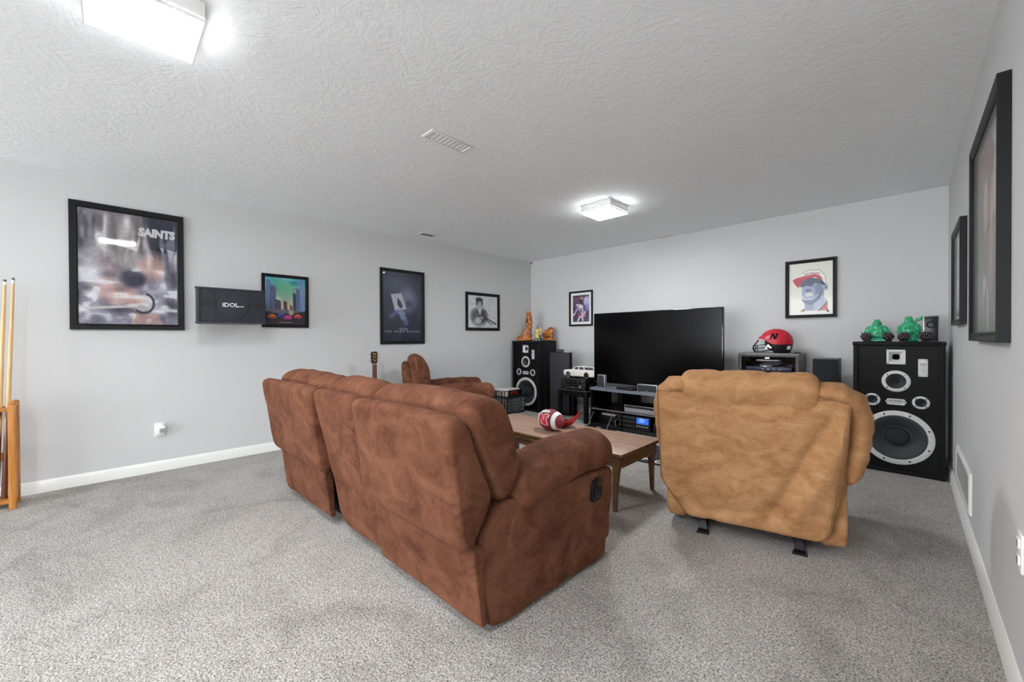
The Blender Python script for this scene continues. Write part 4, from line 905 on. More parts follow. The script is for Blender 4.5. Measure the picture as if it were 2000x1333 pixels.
# ================================================================ stereo rack with turntable, helmet, tower
RW = wood('dark rack wood', rgb(40, 30, 28), rgb(62, 46, 40), 2., .4)
GREYL = mat('grey rack laminate', rgb(128, 128, 126), .5)
t = thing('stereo_rack', 'dark wood glass fronted stereo rack under the football helmet', 'cabinet', (-1.011, 4.7, 0))
w_ = .265
part('top', GREYL, t, lambda b: b.bxx(-w_, w_, 0, .38, .952, .97, .002))
for s in (-1, 1):
    part('side', GREYL, t, lambda b: b.bxx(s * (w_ - .016), s * w_, .004, .38, .03, .952)); part('front_stile', RW, t, lambda b: b.bxx(s * (w_ - .03), s * w_, -.004, .012, .03, .952, .001))
part('head_rail', RW, t, lambda b: b.bxx(-w_ + .03, w_ - .03, -.003, .012, .935, .952)); part('back', BLACK, t, lambda b: b.plate(-w_ + .016, w_ - .016, .37, .378, .03, .952))
for z in (.04, .38, .778): part('shelf', RW, t, lambda b: b.bxx(-w_ + .017, w_ - .017, .015, .368, z - .009, z + .009))
dr = part('glass_door', pane_mat('door glass', (.93, .94, .96)), t, lambda b: b.plate(-w_ + .032, w_ - .032, .002, .006, .05, .932)); part('door_catch', CHROME, dr, lambda b: b.bxx(-.02, .02, -.004, .002, .915, .93))
t = thing('turntable', 'turntable with a clear lid on the top shelf inside the rack', 'turntable', (-1.011, 4.73, .787)); part('plinth', mat('slate plinth', rgb(70, 74, 96), .35), t, lambda b: b.bxx(-.2, .2, 0, .28, 0, .045, .004)); part('platter', CHROME, t, lambda b: b.cyl((-.04, .14, .045), (-.04, .14, .06), .12, n=36)); part('dust_cover', pane_mat('clear acrylic', (.92, .93, .95)), t, lambda b: b.bxx(-.2, .2, .004, .276, .046, .1)); part('tone_arm', CHROME, t, lambda b: b.tube([(.15, .22, .06), (.14, .12, .075), (.06, .08, .068)], .005, 6)); part('button_strip', SILVER, t, lambda b: [b.box((-.05 + .05 * k, -.001, .02), (.016, .004, .01)) for k in range(4)])
t = thing('magazine', 'white booklet lying on the turntable lid inside the rack', 'magazine', (-1.03, 4.80, .888)); part('pages', OFFW, t, lambda b: b.box((0, .06, .006), (.2, .15, .012), .002)); part('cover', mat('pale cover', rgb(205, 206, 210), .4), t, lambda b: b.box((0, .06, .0125), (.202, .152, .001)))

# helmet: local -x is the front (facemask)
HX, HY, HZ = -.985, 4.84, .97
t = thing('football_helmet', 'red football helmet with a black N and face mask on the rack', 'helmet', (HX, HY, HZ), math.radians(8))
def helm(b, zlo, zhi, k):
    rings = []
    n = 44
    for i in range(15):
        ph = i / 14
        z = zlo + (zhi - zlo) * ph
        ring = []
        zz = (z - .115) / (.135 if z > .115 else .19); r = math.sqrt(max(0.0, 1 - zz * zz)) if abs(zz) < 1 else 0.
        for j in range(n):
            a = 2 * PI * j / n
            ring.append(Vector(((.148 * r) * math.cos(a) * k + .02, .118 * r * math.sin(a) * k, z)))
        rings.append(ring)
    b.loft(rings, cap=(zhi > .24))
def shell(b):
    n, m = 48, 18; rings = []
    for i in range(m + 1):
        ring = []
        for j in range(n):
            a = 2 * PI * j / n; e = max(0., min(1., (-math.cos(a) - .05) / .75)); zl = .09 + .058 * e * e * (3 - 2 * e)      # the brow lifts at the front
            z = zl + (.2495 - zl) * math.sin(PI / 2 * i / m); zz = (z - .115) / (.135 if z > .115 else .19); r = math.sqrt(max(0., 1 - zz * zz))
            ring.append(Vector((.148 * r * math.cos(a) + .02 - (.012 * e if i < 3 else 0), .118 * r * math.sin(a), z)))
        rings.append(ring)
    b.loft(rings, cap=False)
sh_ = part('shell', RED, t, shell)
def lower(b):
    helm(b, .004, .118, .985)
    bmesh.ops.delete(b.bm, geom=[v for v in b.bm.verts if v.co.x < -.045 + (.112 - v.co.z) * .35], context='VERTS')
    for v in b.bm.verts:
        if v.co.x > .1 and v.co.z < .05: v.co.z += .0
lo_ = part('jaw_and_neck_shell', PLASTIC, t, lower)
lo_.modifiers.new('thickness', 'SOLIDIFY').thickness = .006
part('padding', mat('dark helmet padding', rgb(40, 38, 44), .9), t, lambda b: b.sph((.035, 0, .11), (.115, .095, .10)))
def mask(b):
    for z, k in ((.012, .92), (.048, 1.), (.078, .98)):
        b.tube([(.0 - .02, -.108 * k, z + .02), (-.08, -.112 * k, z + .006), (-.15 * k, -.085, z), (-.185 * k, 0, z - .002), (-.15 * k, .085, z), (-.08, .112 * k, z + .006), (-.02, .108 * k, z + .02)], .0045, 8)
    for y in (-.085, -.035, .035, .085):
        xx = -.15 if abs(y) > .06 else -.178
        b.tube([(xx * .94, y, .008), (xx - .004, y, .045), (xx * .98, y, .08)], .0045, 8)
    for y in (-.03, .03): b.tube([(-.172, y, .078), (-.15, y, .11), (-.135, y, .135)], .004, 8)
part('face_mask', mat('black coated bar', rgb(26, 26, 28), .25), t, mask)
def on_helm(x, z, off=.0015):
    zz = (z - .115) / .135; r = math.sqrt(max(0, 1 - zz * zz)); q = (x - .02) / (.148 * r); return Vector((x, -.118 * r * math.sqrt(max(0, 1 - q * q)) - off, z))
def decal(b, quads, f, nu=8, nv=4):
    for (p0, p1, p2, p3) in quads:
        V = [[b.bm.verts.new(f(*(Vector(p0).lerp(Vector(p1), i / nu)).lerp(Vector(p3).lerp(Vector(p2), i / nu), j / nv))) for j in range(nv + 1)] for i in range(nu + 1)]
        for i in range(nu):
            for j in range(nv): b.bm.faces.new((V[i][j], V[i + 1][j], V[i + 1][j + 1], V[i][j + 1]))
Nq = lambda x, z, w_, h, s, k=.0: [((x + k * 0, z), (x + k * 1, z + h), (x + k + s, z + h), (x + s, z)), ((x + w_ - s, z), (x + w_ - s + k, z + h), (x + w_ + k, z + h), (x + w_, z)), ((x + w_ - s * 1.15, z), (x + k, z + h), (x + k + s * 1.15, z + h), (x + w_, z))]
part('letter_n', BLACK, sh_, lambda b: decal(b, Nq(-.03, .142, .056, .06, .016, .02), on_helm))
part('ear_fitting', CHROME, t, lambda b: (b.cyl((-.04, -.108, .075), (-.04, -.118, .075), .012, n=14), b.cyl((-.02, -.112, .06), (-.02, -.12, .06), .009, n=14), b.cyl((-.06, -.105, .055), (-.06, -.114, .055), .008, n=14)))
part('sticker', OFFW, t, lambda b: b.loft([[(.115, -.080, .04), (.140, -.058, .04), (.146, -.058, .075), (.121, -.083, .075)], [(.118, -.084, .04), (.143, -.062, .04), (.149, -.062, .075), (.124, -.087, .075)]]))
t = thing('small_coaster', 'flat dark disc lying on the rack behind the helmet', 'coaster', (-.785, 4.86, .97)); part('disc', PLASTIC, t, lambda b: b.cyl((0, 0, 0), (0, 0, .006), .03, n=20)); part('rim', BLACK, t, lambda b: b.lathe([(.03, .0), (.032, .004), (.028, .008), (.026, .006)], (0, 0, 0), (0, 0, 1), 20))

t = thing('narrow_speaker', 'plain black narrow speaker between the rack and the big speaker', 'speaker', (-.548, 4.7, 0)); part('cabinet', mat('grey speaker side', rgb(104, 104, 106), .5), t, lambda b: b.bxx(-.095, .095, .015, .25, 0, .93, .003)); part('grille', mat('navy black grille', rgb(24, 26, 34), .8, bump=.4, bscale=500), t, lambda b: b.bxx(-.094, .094, 0, .015, .01, .926, .004)); part('badge', SILVER, t, lambda b: b.plate(-.02, .02, -.001, 0, .03, .04))
# ================================================================ ornaments on the right speaker (top at z 1.09)
JADE = mat('green jade resin', rgb(40, 166, 116), .25, coat=.7, var=.35, vscale=45.)
MAROON = mat('dark maroon glaze', rgb(42, 18, 26), .12, coat=1.)
TOPZ = 1.0905
def statue(label, x, y, rz, kind):
    t = thing('jade_statue', label, 'statue', (x, y, TOPZ), rz, 'green laughing statues')
    b = MB()
    b.box((0, 0, .012), (.12, .085, .024), .008)
    if kind == 0:      # seated, broad robe
        b.sph((0, 0, .06), (.072, .05, .045)); b.sph((0, -.018, .075), (.048, .045, .042)); b.sph((-.055, -.012, .035), (.04, .04, .024)); b.sph((.055, -.012, .035), (.04, .04, .024))
        b.sph((0, 0, .115), (.056, .038, .038)); b.sph((-.055, .0, .10), (.026, .028, .045), rot=Matrix.Rotation(.5, 3, 'Y')); b.sph((.055, .0, .10), (.026, .028, .045), rot=Matrix.Rotation(-.5, 3, 'Y'))
        b.sph((0, -.004, .165), (.026, .026, .03)); b.sph((0, -.012, .155), (.022, .022, .018)); b.sph((-.027, 0, .158), (.006, .008, .014)); b.sph((.027, 0, .158), (.006, .008, .014))
        for k in range(5): b.tube([(-.06 + .01 * k, -.03 - .004 * k, .04 + .008 * k), (-.02, -.055, .05 + .012 * k), (.03, -.052, .05 + .014 * k), (.065 - .006 * k, -.025, .045 + .012 * k)], .006, 6)
    else:              # standing, robe and a staff over the shoulder
        b.sph((0, 0, .045), (.05, .04, .05)); b.sph((0, -.012, .095), (.052, .045, .045)); b.sph((-.045, -.005, .095), (.028, .03, .05)); b.sph((.048, -.005, .10), (.03, .032, .05))
        b.sph((-.02, -.03, .02), (.022, .03, .016)); b.sph((.028, -.03, .02), (.022, .03, .016)); b.sph((0, 0, .14), (.05, .034, .03))
        b.sph((.0, -.008, .178), (.029, .027, .03)); b.sph((0, -.016, .168), (.025, .022, .017)); b.sph((.0, -.003, .196), (.026, .024, .018))
        b.tube([(.03, .005, .15), (.05, 0, .185), (.085, -.002, .20)], [.012, .011, .006], 8); b.sph((.062, 0, .188), (.02, .014, .014)); b.tube([(.07, 0, .195), (.082, 0, .215)], [.008, .003], 6)
        for k in range(4): b.tube([(-.07, -.015, .07 + .018 * k), (-.04, -.045, .06 + .016 * k), (-.02, -.055, .09 + .012 * k)], .006, 6)
        for k in range(3): b.tube([(.02, -.05, .05 - .012 * k), (.05, -.035, .06 - .014 * k), (.065, -.01, .08 - .014 * k)], .006, 6)
    remeshed('carved_body', b, JADE, t, .0035, 1, .006, 60.)
    b = MB()
    hz = .163 if kind == 0 else .176
    for s in (-1, 1): b.sph((s * .009, -.032 if kind == 0 else -.036, hz + .004), (.004, .003, .003), 8, 6)
    b.tube([(-.01, -.0335 if kind == 0 else -.0375, hz - .008), (0, -.036 if kind == 0 else -.04, hz - .012), (.01, -.0335 if kind == 0 else -.0375, hz - .008)], .0015, 5)
    b.build('face_lines', mat('dark jade', rgb(12, 70, 46), .4), t)
    return t
statue('seated green jade figure at the left end of the right speaker top', -.192, 4.74, 0., 0)
statue('standing green jade figure with a staff, middle of the right speaker top', .005, 4.74, 0., 1)
def orb(label, x, y, sd):
    t = thing('dark_ornament', label, 'ornament', (x, y, TOPZ), sd, 'dark maroon ornaments on the speaker')
    rs = random.Random(int(sd * 10)); b = MB(); b.cyl((0, 0, 0), (0, 0, .012), .026, .02); b.sph((0, 0, .045), .03)
    for k in range(34):
        z = 1 - 2 * (k + .5) / 34; a = k * 2.399; r = math.sqrt(1 - z * z); d = Vector((r * math.cos(a), r * math.sin(a), z * .9)); b.sph(Vector((0, 0, .045)) + d * .03, .0095 + rs.random() * .003, 10, 6)
    b.build('studded_ball', MAROON, t)
    part('finial', MAROON, t, lambda b: [b.cyl((s * .02, 0, .066), (s * .036, 0, .084), .008, .001, 8) for s in (-1, 1)])
orb('dark maroon studded ornament left of the seated green figure', -.258, 4.655, .3); orb('dark maroon studded ornament right of the seated green figure', -.118, 4.655, 1.1)
orb('dark maroon studded ornament at the foot of the standing green figure', -.024, 4.64, 2.2); orb('dark maroon studded ornament in front of the small speaker on top', .098, 4.655, 3.4)
t = thing('satellite_speaker', 'small glossy black speaker with silver sides on the right big speaker', 'speaker', (.135, 4.72, TOPZ)); part('frame', SILVER, t, lambda b: b.bxx(-.047, .047, 0, .09, 0, .215, .004)); part('front', mat('satin black front', rgb(12, 13, 20), .35), t, lambda b: b.bxx(-.040, .040, -.004, .004, .006, .207, .002)); part('driver_outline', BLACK, t, lambda b: b.lathe([(.03, .0), (.029, .0008), (.018, .0004)], (0, -.004, .14), (0, -1, 0), 24))

# ================================================================ carved roots on the far speaker
GOLD = rootwood()
t = thing('root_carving', 'tall flame shaped polished root carving on the far speaker', 'carving', (-4.40, 4.78, TOPZ))
rs = random.Random(5); b = MB(); b.sph((-.03, 0, .016), (.165, .11, .03)); b.sph((-.04, 0, .05), (.12, .075, .045))
b.tube([(.0, 0, .03), (.03, 0, .12), (.062, .0, .20), (.068, 0, .29), (.066, 0, .38), (.062, 0, .46)], [.085, .064, .052, .056, .05, .026], 12)
for k in range(22):          # roots and flames creeping up the stump
    z0 = rs.uniform(.0, .30); a = rs.uniform(0, 2 * PI); r0 = .10 * (1 - z0 / .45); c = Vector((.0 + z0 * .25, 0, z0)); d = Vector((math.cos(a), math.sin(a) * .65, 0)); ln = rs.uniform(.07, .13)
    b.tube([c + d * r0 * .4, c + d * r0 + Vector((0, 0, ln * .45)), c + d * (r0 * .95) + Vector((rs.uniform(-.015, .02), 0, ln))], [.020, .013, .002], 6)
for x0, x, z in ((.03, .022, .515), (.10, .112, .49), (.06, .064, .50), (.045, .05, .49)): b.tube([(.062, 0, .36), (x0, -.01, .43), (x, 0, z)], [.022, .013, .002], 7)
for x, z in ((-.15, .09), (-.11, .12), (-.17, .06), (.11, .10)): b.tube([(x * .8, -.03, .02), (x * .95, -.03, z * .6), (x, -.02, z)], [.022, .014, .003], 6)
remeshed('carved_root', b, GOLD, t, .004, 1, .010, 45.)
part('hollow', mat('dark wood hollow', rgb(30, 16, 10), .6), t, lambda b: b.sph((.070, -.046, .32), (.018, .016, .036)))
t = thing('root_carving', 'low rounded polished root carving at the right of the far speaker top', 'carving', (-4.10, 4.99, TOPZ))
b = MB(); b.sph((0, 0, .02), (.10, .05, .03)); b.sph((.0, 0, .08), (.085, .045, .07)); b.sph((.03, 0, .15), (.06, .04, .06)); b.sph((-.085, 0, .11), (.025, .02, .03)); b.sph((.05, 0, .19), (.035, .03, .03))
for k in range(14): a = rs.uniform(0, 2 * PI); b.tube([(0, 0, .08), (.07 * math.cos(a), -.03, .09 + .05 * math.sin(a)), (.10 * math.cos(a), -.02, .10 + .09 * math.sin(a))], [.02, .015, .004], 6)
remeshed('carved_root', b, GOLD, t, .004, 1, .010, 45.); t.scale = (1.15, 1.1, 1.0)
part('knot', mat('reddish knot', rgb(110, 40, 22), .35), t, lambda b: (b.sph((.03, -.045, .07), (.025, .012, .018)), b.sph((.052, -.03, .20), (.022, .014, .016))))
t = thing('cream_figurine', 'cream gourd shaped figurine with flowers between the two root carvings', 'figurine', (-4.205, 4.84, TOPZ))
CREAM = mat('cream glaze', rgb(226, 196, 116), .3, coat=.5)
part('body', CREAM, t, lambda b: (b.sph((0, 0, .075), (.05, .045, .05)), b.sph((.0, 0, .15), (.042, .04, .045)), b.sph((.05, .02, .17), (.02, .018, .045)))); part('stalk', mat('brown stalk', rgb(120, 84, 60), .6), t, lambda b: b.tube([(0, 0, .185), (.004, 0, .21), (-.004, 0, .232)], [.014, .010, .004], 8))
part('blossom', OFFW, t, lambda b: [b.sph((x, y, z), (.014, .010, .012), 8, 6) for x, y, z in ((-.06, -.04, .012), (.06, -.035, .014), (-.035, -.055, .03), (.05, -.05, .045), (.075, -.02, .10), (.02, -.06, .012), (-.07, -.02, .045))])
part('leaves', mat('green leaf glaze', rgb(70, 96, 48), .5), t, lambda b: [b.sph((x, y, z), (.022, .006, .012), 8, 6, Matrix.Rotation(a, 3, 'Y')) for x, y, z, a in ((.07, -.02, .06, .6), (.08, -.01, .035, -.4), (.06, -.03, .085, 1.), (-.05, -.045, .02, .3), (.09, 0, .09, .9))])
part('foot', mat('dark figurine foot', rgb(40, 34, 30), .5), t, lambda b: b.cyl((0, 0, 0), (0, 0, .03), .055, .045))

# ================================================================ on the coffee table
BALL = mat('maroon ball leather', rgb(140, 34, 54), .45, bump=.5, bscale=700)
t = thing('toy_football', 'maroon football with white stripes and a red N on the table', 'football', (-2.065, 2.535, TZ), math.radians(-5))
A_, B_ = .148, .086
def bpos(u, a, off=0.):   # u along -1..1, a around (0 = towards -y, pi/2 = up)
    r = B_ * (1 - abs(u) ** 1.75) ** .72 if abs(u) < 1 else 0.
    return Vector((u * A_, -(r + off) * math.cos(a), B_ + (r + off) * math.sin(a)))
part('ball', BALL, t, lambda b: b.loft([[bpos(-.9995 + 1.999 * i / 40, 2 * PI * k / 40) for k in range(40)] for i in range(41)]))
for u0 in (-.66, .44): part('stripe', OFFW, t, lambda b: b.loft([[bpos(u0 + .22 * i / 4 * (1 if u0 > 0 else 1), 2 * PI * k / 40, .0012) for k in range(40)] for i in range(5)], cap=False))
part('lacing', OFFW, t, lambda b: [b.tube([bpos(-.32 + .085 * k, 1.02 - .16, .002), bpos(-.31 + .085 * k, 1.02, .004), bpos(-.30 + .085 * k, 1.02 + .16, .002)], .0038, 6) for k in range(7)] + [b.tube([bpos(-.36 + .1 * k, 1.02, .003) for k in range(7)], .003, 6)])
part('panel_seam', mat('dark maroon seam', rgb(76, 16, 28), .6), t, lambda b: b.tube([bpos(.66 + .33 * k / 8, .42, .0006) for k in range(9)], .0014, 5))
NQ = Nq(-.052, -.040, .084, .080, .022)
ser = lambda x, z, w_, h: [((x, z), (x, z + h), (x + w_, z + h), (x + w_, z))]
block = lambda e: [tuple((Vector(p) + Vector((sx * e, sz * e))) for p, sx, sz in zip(q, (-1, -1, 1, 1), (-1, 1, 1, -1))) for q in NQ + ser(-.060, -.042, .040, .016) + ser(-.060, .026, .034, .016) + ser(.006, .026, .036, .016) + ser(.016, -.042, .026, .016)]
fb = lambda off: (lambda x, z: bpos(x / A_ - .02, .18 + z / B_, off))
part('letter_outline', OFFW, t, lambda b: decal(b, block(.005), fb(.0014))); part('letter_n', mat('bright red print', rgb(214, 30, 56), .5), t, lambda b: decal(b, block(0.), fb(.0022)))
# boat shaped dish with remotes
t = thing('red_dish', 'glossy red boat shaped dish with upturned tips behind the football', 'dish', (-2.086, 2.722, TZ), math.radians(22))
REDG = mat('red gloss plastic', rgb(200, 16, 34), .22, coat=.6)
def boat(b):
    rings = []
    for i in range(25):
        u = -1 + 2 * i / 24; wv_ = .075 * (1 - abs(u) ** 2.2) + .003; zr = .055 + .085 * abs(u) ** 2.6; zb = .002 + .125 * abs(u) ** 3.0
        out = [Vector((u * .152, wv_ * math.cos(a), zr + (zr - zb) * min(0, math.sin(a)))) for a in [PI + PI * k / 14 for k in range(15)]]
        inn = [Vector((u * .152 * .985, (wv_ - .003) * math.cos(a), zr + (zr - zb - .004) * min(0, math.sin(a)))) for a in [2 * PI - PI * k / 14 for k in range(15)]]
        rings.append(out + inn)
    b.loft(rings)
part('hull', REDG, t, boat, ang=60)
part('rim', REDG, t, lambda b: [b.tube([(u * .152, s * (.075 * (1 - abs(u) ** 2.2) + .002), .055 + .085 * abs(u) ** 2.6) for u in [-1 + 2 * i / 24 for i in range(25)]], .0028, 6) for s in (-1, 1)])
for k, (x, y, z, a, tilt, lb) in enumerate(((-2.092, 2.744, TZ + .056, 22, .06, 'long black remote control resting at the back of the red dish'), (-2.075, 2.705, TZ + .052, 26, -.05, 'short black remote control resting at the front of the red dish'))):
    r_ = thing('remote_control', lb, 'remote', (x, y, z), math.radians(a)); r_.rotation_euler[1] = tilt
    ln = .095 if k == 0 else .075
    part('case', PLASTIC, r_, lambda b: b.bxx(-ln, ln, -.019, .019, 0, .018, .004)); part('edge_line', SILVER, r_, lambda b: b.bxx(-ln + .004, ln - .004, -.0195, -.018, .012, .0145))
    part('buttons', mat('grey remote buttons', rgb(150, 150, 152), .5), r_, lambda b: [b.cyl((-ln + .02 + .017 * i, -.011 + .011 * j, .0175), (-ln + .02 + .017 * i, -.011 + .011 * j, .0205), .0038, n=8) for i in range(int((2 * ln - .03) / .017)) for j in range(3)])

# ================================================================ guitar on its stand against the left wall
t = thing('acoustic_guitar', 'acoustic guitar upright on a stand, only its headstock above the sofa', 'guitar', (-4.34, 2.155, 0), PI / 2)   # local -y faces the room
SPR = wood('spruce top', rgb(196, 140, 78), rgb(214, 160, 96), 2., .25); MAH = wood('mahogany', rgb(78, 42, 26), rgb(104, 60, 38), 2., .35)
def gout(k=1.):
    pts = []
    for i in range(48):
        a = 2 * PI * i / 48; z = math.cos(a); r = (.19 if z < 0 else .145); wst = 1 - .22 * math.exp(-((z - .18) / .28) ** 2); pts.append((math.sin(a) * r * wst * k * (1 if abs(z) < .98 else 1), .30 + z * .24 * k))
    return pts
ln_ = lambda y: y
part('body_sides', MAH, t, lambda b: b.prism(gout(), .0, .10, 'y')); part('soundboard', SPR, t, lambda b: b.prism(gout(.985), -.003, .0, 'y')); part('sound_hole', BLACK, t, lambda b: b.cyl((0, -.0045, .36), (0, -.003, .36), .05, n=28)); part('bridge', MAH, t, lambda b: b.bxx(-.075, .075, -.012, -.003, .19, .215, .003))
part('neck', MAH, t, lambda b: b.loft([[(-.027 * k, -.006, z), (.027 * k, -.006, z), (.024 * k, .014, z), (0, .02, z), (-.024 * k, .014, z)] for z, k in ((.5, 1.03), (.80, .82), (.845, .8))])); part('fingerboard', mat('rosewood', rgb(92, 60, 44), .4), t, lambda b: b.loft([[(-.027 * k, -.012, z), (.027 * k, -.012, z), (.027 * k, -.005, z), (-.027 * k, -.005, z)] for z, k in ((.42, 1.05), (.848, .8))]))
part('fret', CHROME, t, lambda b: [b.plate(-.024, .024, -.0128, -.0118, .845 - .04 * k, .8458 - .04 * k) for k in range(10)])
hd = part('headstock', mat('dark headstock veneer', rgb(56, 38, 24), .25, coat=.5), t, lambda b: b.prism(rpoly([(-.024, .848), (.024, .848), (.036, .87), (.037, .985), (.0, .99), (-.037, .985), (-.036, .87)], .008, 3), .0, .016, 'y'))
part('inlay', mat('gold inlay', rgb(206, 176, 110), .4), hd, lambda b: [b.box((x, -.0008, z), (.018, .0016, .006), rot=Matrix.Rotation(a, 3, 'Y')) for x, z, a in ((-.014, .97, .3), (.014, .965, -.4), (0, .955, .6), (-.012, .935, -.6), (.013, .93, .4), (0, .915, -.3), (-.012, .895, .5), (.012, .89, -.5), (.0, .875, 0.))])
part('nut', OFFW, t, lambda b: b.plate(-.024, .024, -.014, -.004, .846, .850))
for s in (-1, 1):
    for z in (.885, .92, .955): part('tuning_peg', CHROME, t, lambda b: (b.cyl((s * .037, .008, z), (s * .052, .008, z), .0035, n=8), b.sph((s * .056, .008, z), (.008, .005, .007), 10, 6), b.cyl((s * .022, .0, z), (s * .022, -.008, z), .005, n=10)))
part('strings', mat('bronze string', rgb(120, 96, 66), .4, metal=.6), t, lambda b: [b.tube([(-.030 + .012 * k, -.013, .205), (-.020 + .008 * k, -.0145, .848)], .0006, 4) for k in range(6)])
t2 = thing('guitar_stand', 'black tube stand holding the guitar upright', 'stand', (-4.34, 2.155, 0), PI / 2)
part('frame', PLASTIC, t2, lambda b: (b.tube([(-.14, -.16, .012), (0, .12, .08), (.14, -.16, .012)], .010, 8), b.tube([(0, .12, .08), (0, .16, .62)], .010, 8), b.tube([(0, .12, .08), (0, .2, .012)], .010, 8)))
part('cradle', PLASTIC, t2, lambda b: [b.tube([(s * .08, .125, .05), (s * .08, -.02, .05), (s * .08, -.03, .075)], .008, 8) for s in (-1, 1)]); part('yoke', PLASTIC, t2, lambda b: b.tube([(-.04, -.0, .62), (-.04, .10, .62), (0, .16, .62), (.04, .10, .62), (.04, -.0, .62)], .007, 8))

# ================================================================ cue rack at the left edge
OAK = wood('oak rack wood', rgb(172, 108, 42), rgb(206, 140, 66), 2., .4); MAPLE = wood('maple cue shaft', rgb(206, 164, 110), rgb(226, 190, 138), 2., .3)
CXp, CYp = -4.35, -.45
t = thing('cue_rack', 'golden oak floor rack for pool cues at the left edge', 'rack', (CXp, CYp, 0))
for y in (0, -.62):
    for x in (-.10, .06): part('post', OAK, t, lambda b: (b.bxx(x - .017, x + .017, y - .017, y + .017, 0, .705, .004), b.sph((x, y, .71), (.018, .018, .012), 12, 8)))
    part('side_brace', OAK, t, lambda b: b.bxx(-.083, .043, y - .01, y + .01, .05, .09, .002)); part('side_brace', OAK, t, lambda b: b.bxx(-.083, .043, y - .01, y + .01, .655, .69, .002))
part('base_shelf', OAK, t, lambda b: b.bxx(-.10, .06, -.603, -.017, .04, .062, .002)); part('top_shelf', OAK, t, lambda b: (b.bxx(-.11, -.055, -.603, -.017, .66, .682, .002), b.bxx(.02, .07, -.603, -.017, .66, .682, .002), *[b.bxx(-.056, .021, -.603 + k * .085, -.565 + k * .085, .66, .682) for k in range(7)]))
part('back_slat', OAK, t, lambda b: b.bxx(-.112, -.10, -.603, -.017, .30, .36, .002))
WR = mat('dark cue butt', rgb(92, 44, 24), .25, coat=.6)
for k, (dy, lean, hz, lb) in enumerate(((-.044, .045, 1.57, 'maple pool cue at the right end of the rack, tallest'), (-.080, .045, 1.555, 'second maple pool cue from the right in the rack'), (-.214, .01, 1.53, 'third maple pool cue from the right in the rack'), (-.30, .0, 1.54, 'fourth maple pool cue from the right in the rack'))):
    c = thing('pool_cue', lb, 'cue', (CXp - .015, CYp + dy, .0625), 0, 'pool cues in the rack'); d = Vector((-.05, lean, hz - .0625)); P_ = lambda s_: d * s_
    part('butt', WR, c, lambda b: b.cyl(P_(0), P_(.40), .0155, .0125, 14)); part('points', MAPLE, c, lambda b: [b.loft([[P_(.28) + Vector((.0146 * math.cos(a + e), .0146 * math.sin(a + e), 0)) for e in (-.02, .02)] + [P_(.28) + Vector((.010 * math.cos(a), .010 * math.sin(a), 0))], [P_(.405) + Vector((.0138 * math.cos(a + e), .0138 * math.sin(a + e), 0)) for e in (-.6, .6)] + [P_(.405) + Vector((.008 * math.cos(a), .008 * math.sin(a), 0))]]) for a in [PI / 4 + PI / 2 * q for q in range(4)]])
    part('shaft', MAPLE, c, lambda b: b.cyl(P_(.40), P_(.975), .0128, .0085, 14)); part('ferrule', OFFW, c, lambda b: b.cyl(P_(.975), P_(.99), .0085, .0083, 12)); part('tip', mat('blue grey chalked tip', rgb(92, 100, 104), .8), c, lambda b: b.cyl(P_(.99), P_(1.), .0083, .007, 12)); part('bumper', BLACK, c, lambda b: b.cyl(P_(0) - Vector((0, 0, .0005)), P_(.008), .014, .0157, 12))

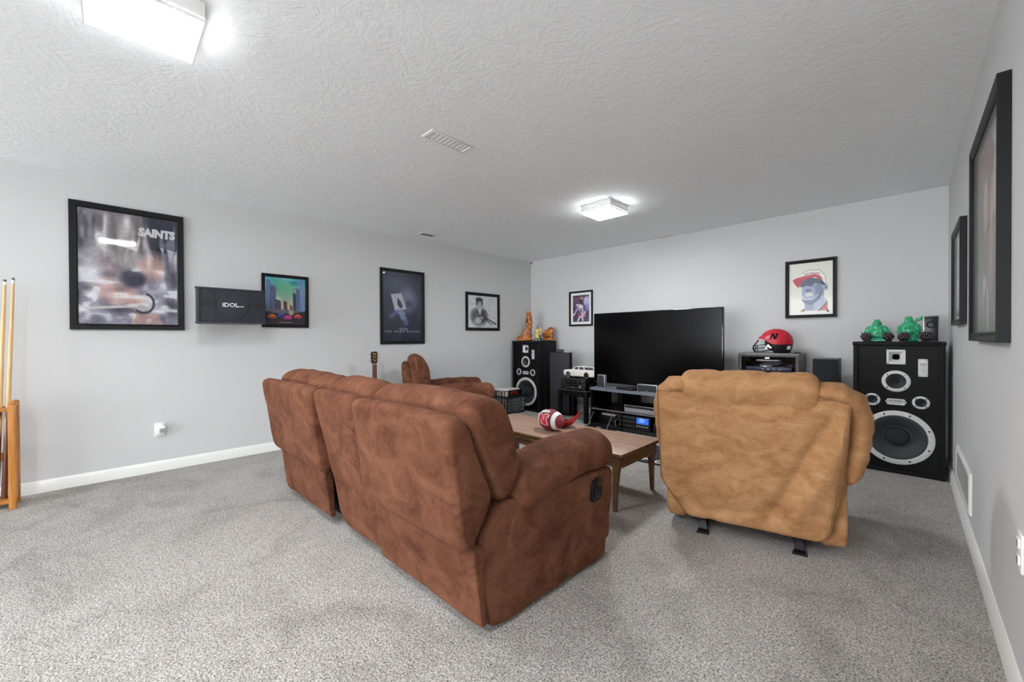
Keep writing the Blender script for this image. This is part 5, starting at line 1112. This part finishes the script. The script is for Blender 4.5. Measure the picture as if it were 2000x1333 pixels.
# ================================================================ speaker on the left wall; local x along the wall, y into the wall
WS = mat('slate speaker cabinet', rgb(50, 52, 60), .5, bump=.2, bscale=400); WG = mat('slate speaker grille', rgb(44, 49, 56), .75, bump=.5, bscale=450)
t = thing('wall_speaker', 'slate grey horizontal speaker mounted on the wall beside the big poster', 'speaker', (XL, .787, 1.43), PI / 2)
FX, FZ, FY, BY = .254, .153, -.375, -.08
part('cabinet', WS, t, lambda b: b.loft([[(sx * a, y, sz * c) for sx, sz in ((-1, -1), (1, -1), (1, 1), (-1, 1))] for a, c, y in ((.21, FZ - .01, BY), (FX, FZ - .008, FY + .05), (FX, FZ - .008, FY + .02))]))
part('top_board', WS, t, lambda b: b.prism([(-FX - .004, FY), (FX + .004, FY), (FX + .004, FY + .06), (.215, BY), (-.215, BY), (-FX - .004, FY + .06)], FZ - .012, FZ, 'z')); part('bottom_board', WS, t, lambda b: b.prism([(-FX - .004, FY), (FX + .004, FY), (FX + .004, FY + .06), (.215, BY), (-.215, BY), (-FX - .004, FY + .06)], -FZ, -FZ + .012, 'z'))
gr = part('grille', WG, t, lambda b: b.bxx(-FX + .022, FX - .004, FY + .008, FY + .021, -FZ + .014, FZ - .014, .003))
part('end_strip', WS, t, lambda b: b.bxx(-FX - .002, -FX + .022, FY + .002, FY + .03, -FZ + .012, FZ - .012, .003))
part('driver_bulge', WG, gr, lambda b: b.lathe([(.118, .0), (.116, .004), (.108, .005), (.06, .010), (.0, .012)], (.0, FY + .0085, .0), (0, -1, 0), 48))
part('driver_edge', mat('darker slate', rgb(30, 33, 38), .7), gr, lambda b: (b.ring([(.117 * math.cos(a), FY + .006, .117 * math.sin(a)) for a in [2 * PI * k / 48 for k in range(48)]], .0025), b.bxx(-.128, -.124, FY + .005, FY + .009, -.115, .115), b.bxx(.124, .128, FY + .005, FY + .009, -.115, .115)))
for cx_ in (-.182, .182): part('port', mat('darker slate', rgb(30, 33, 38), .7), gr, lambda b: b.loft([[(cx_ + .062 * k * math.cos(a), FY + y, .0 + .05 * k * math.sin(a) * (1 if math.sin(a) > 0 else .25)) for a in [2 * PI * j / 28 for j in range(28)]] for k, y in ((1., .0078), (.9, .0065), (.01, .0075))]))
text_mesh('lettering', 'iDOL', .05, mat('silver badge', rgb(226, 226, 230), .3, metal=.3), gr, (-.018, FY - .005, .006), sx=1.05, offset=.0015, ext=.001)
text_mesh('lettering', 'pro', .022, MATS['silver badge'], gr, (.058, FY - .005, -.002), offset=.0008, ext=.001, sx=1.5)
part('bracket', BLACK, t, lambda b: (b.bxx(-.05, .05, -.012, -.0, -.06, .06, .002), b.bxx(-.02, .02, BY, -.01, -.02, .02, .002)))
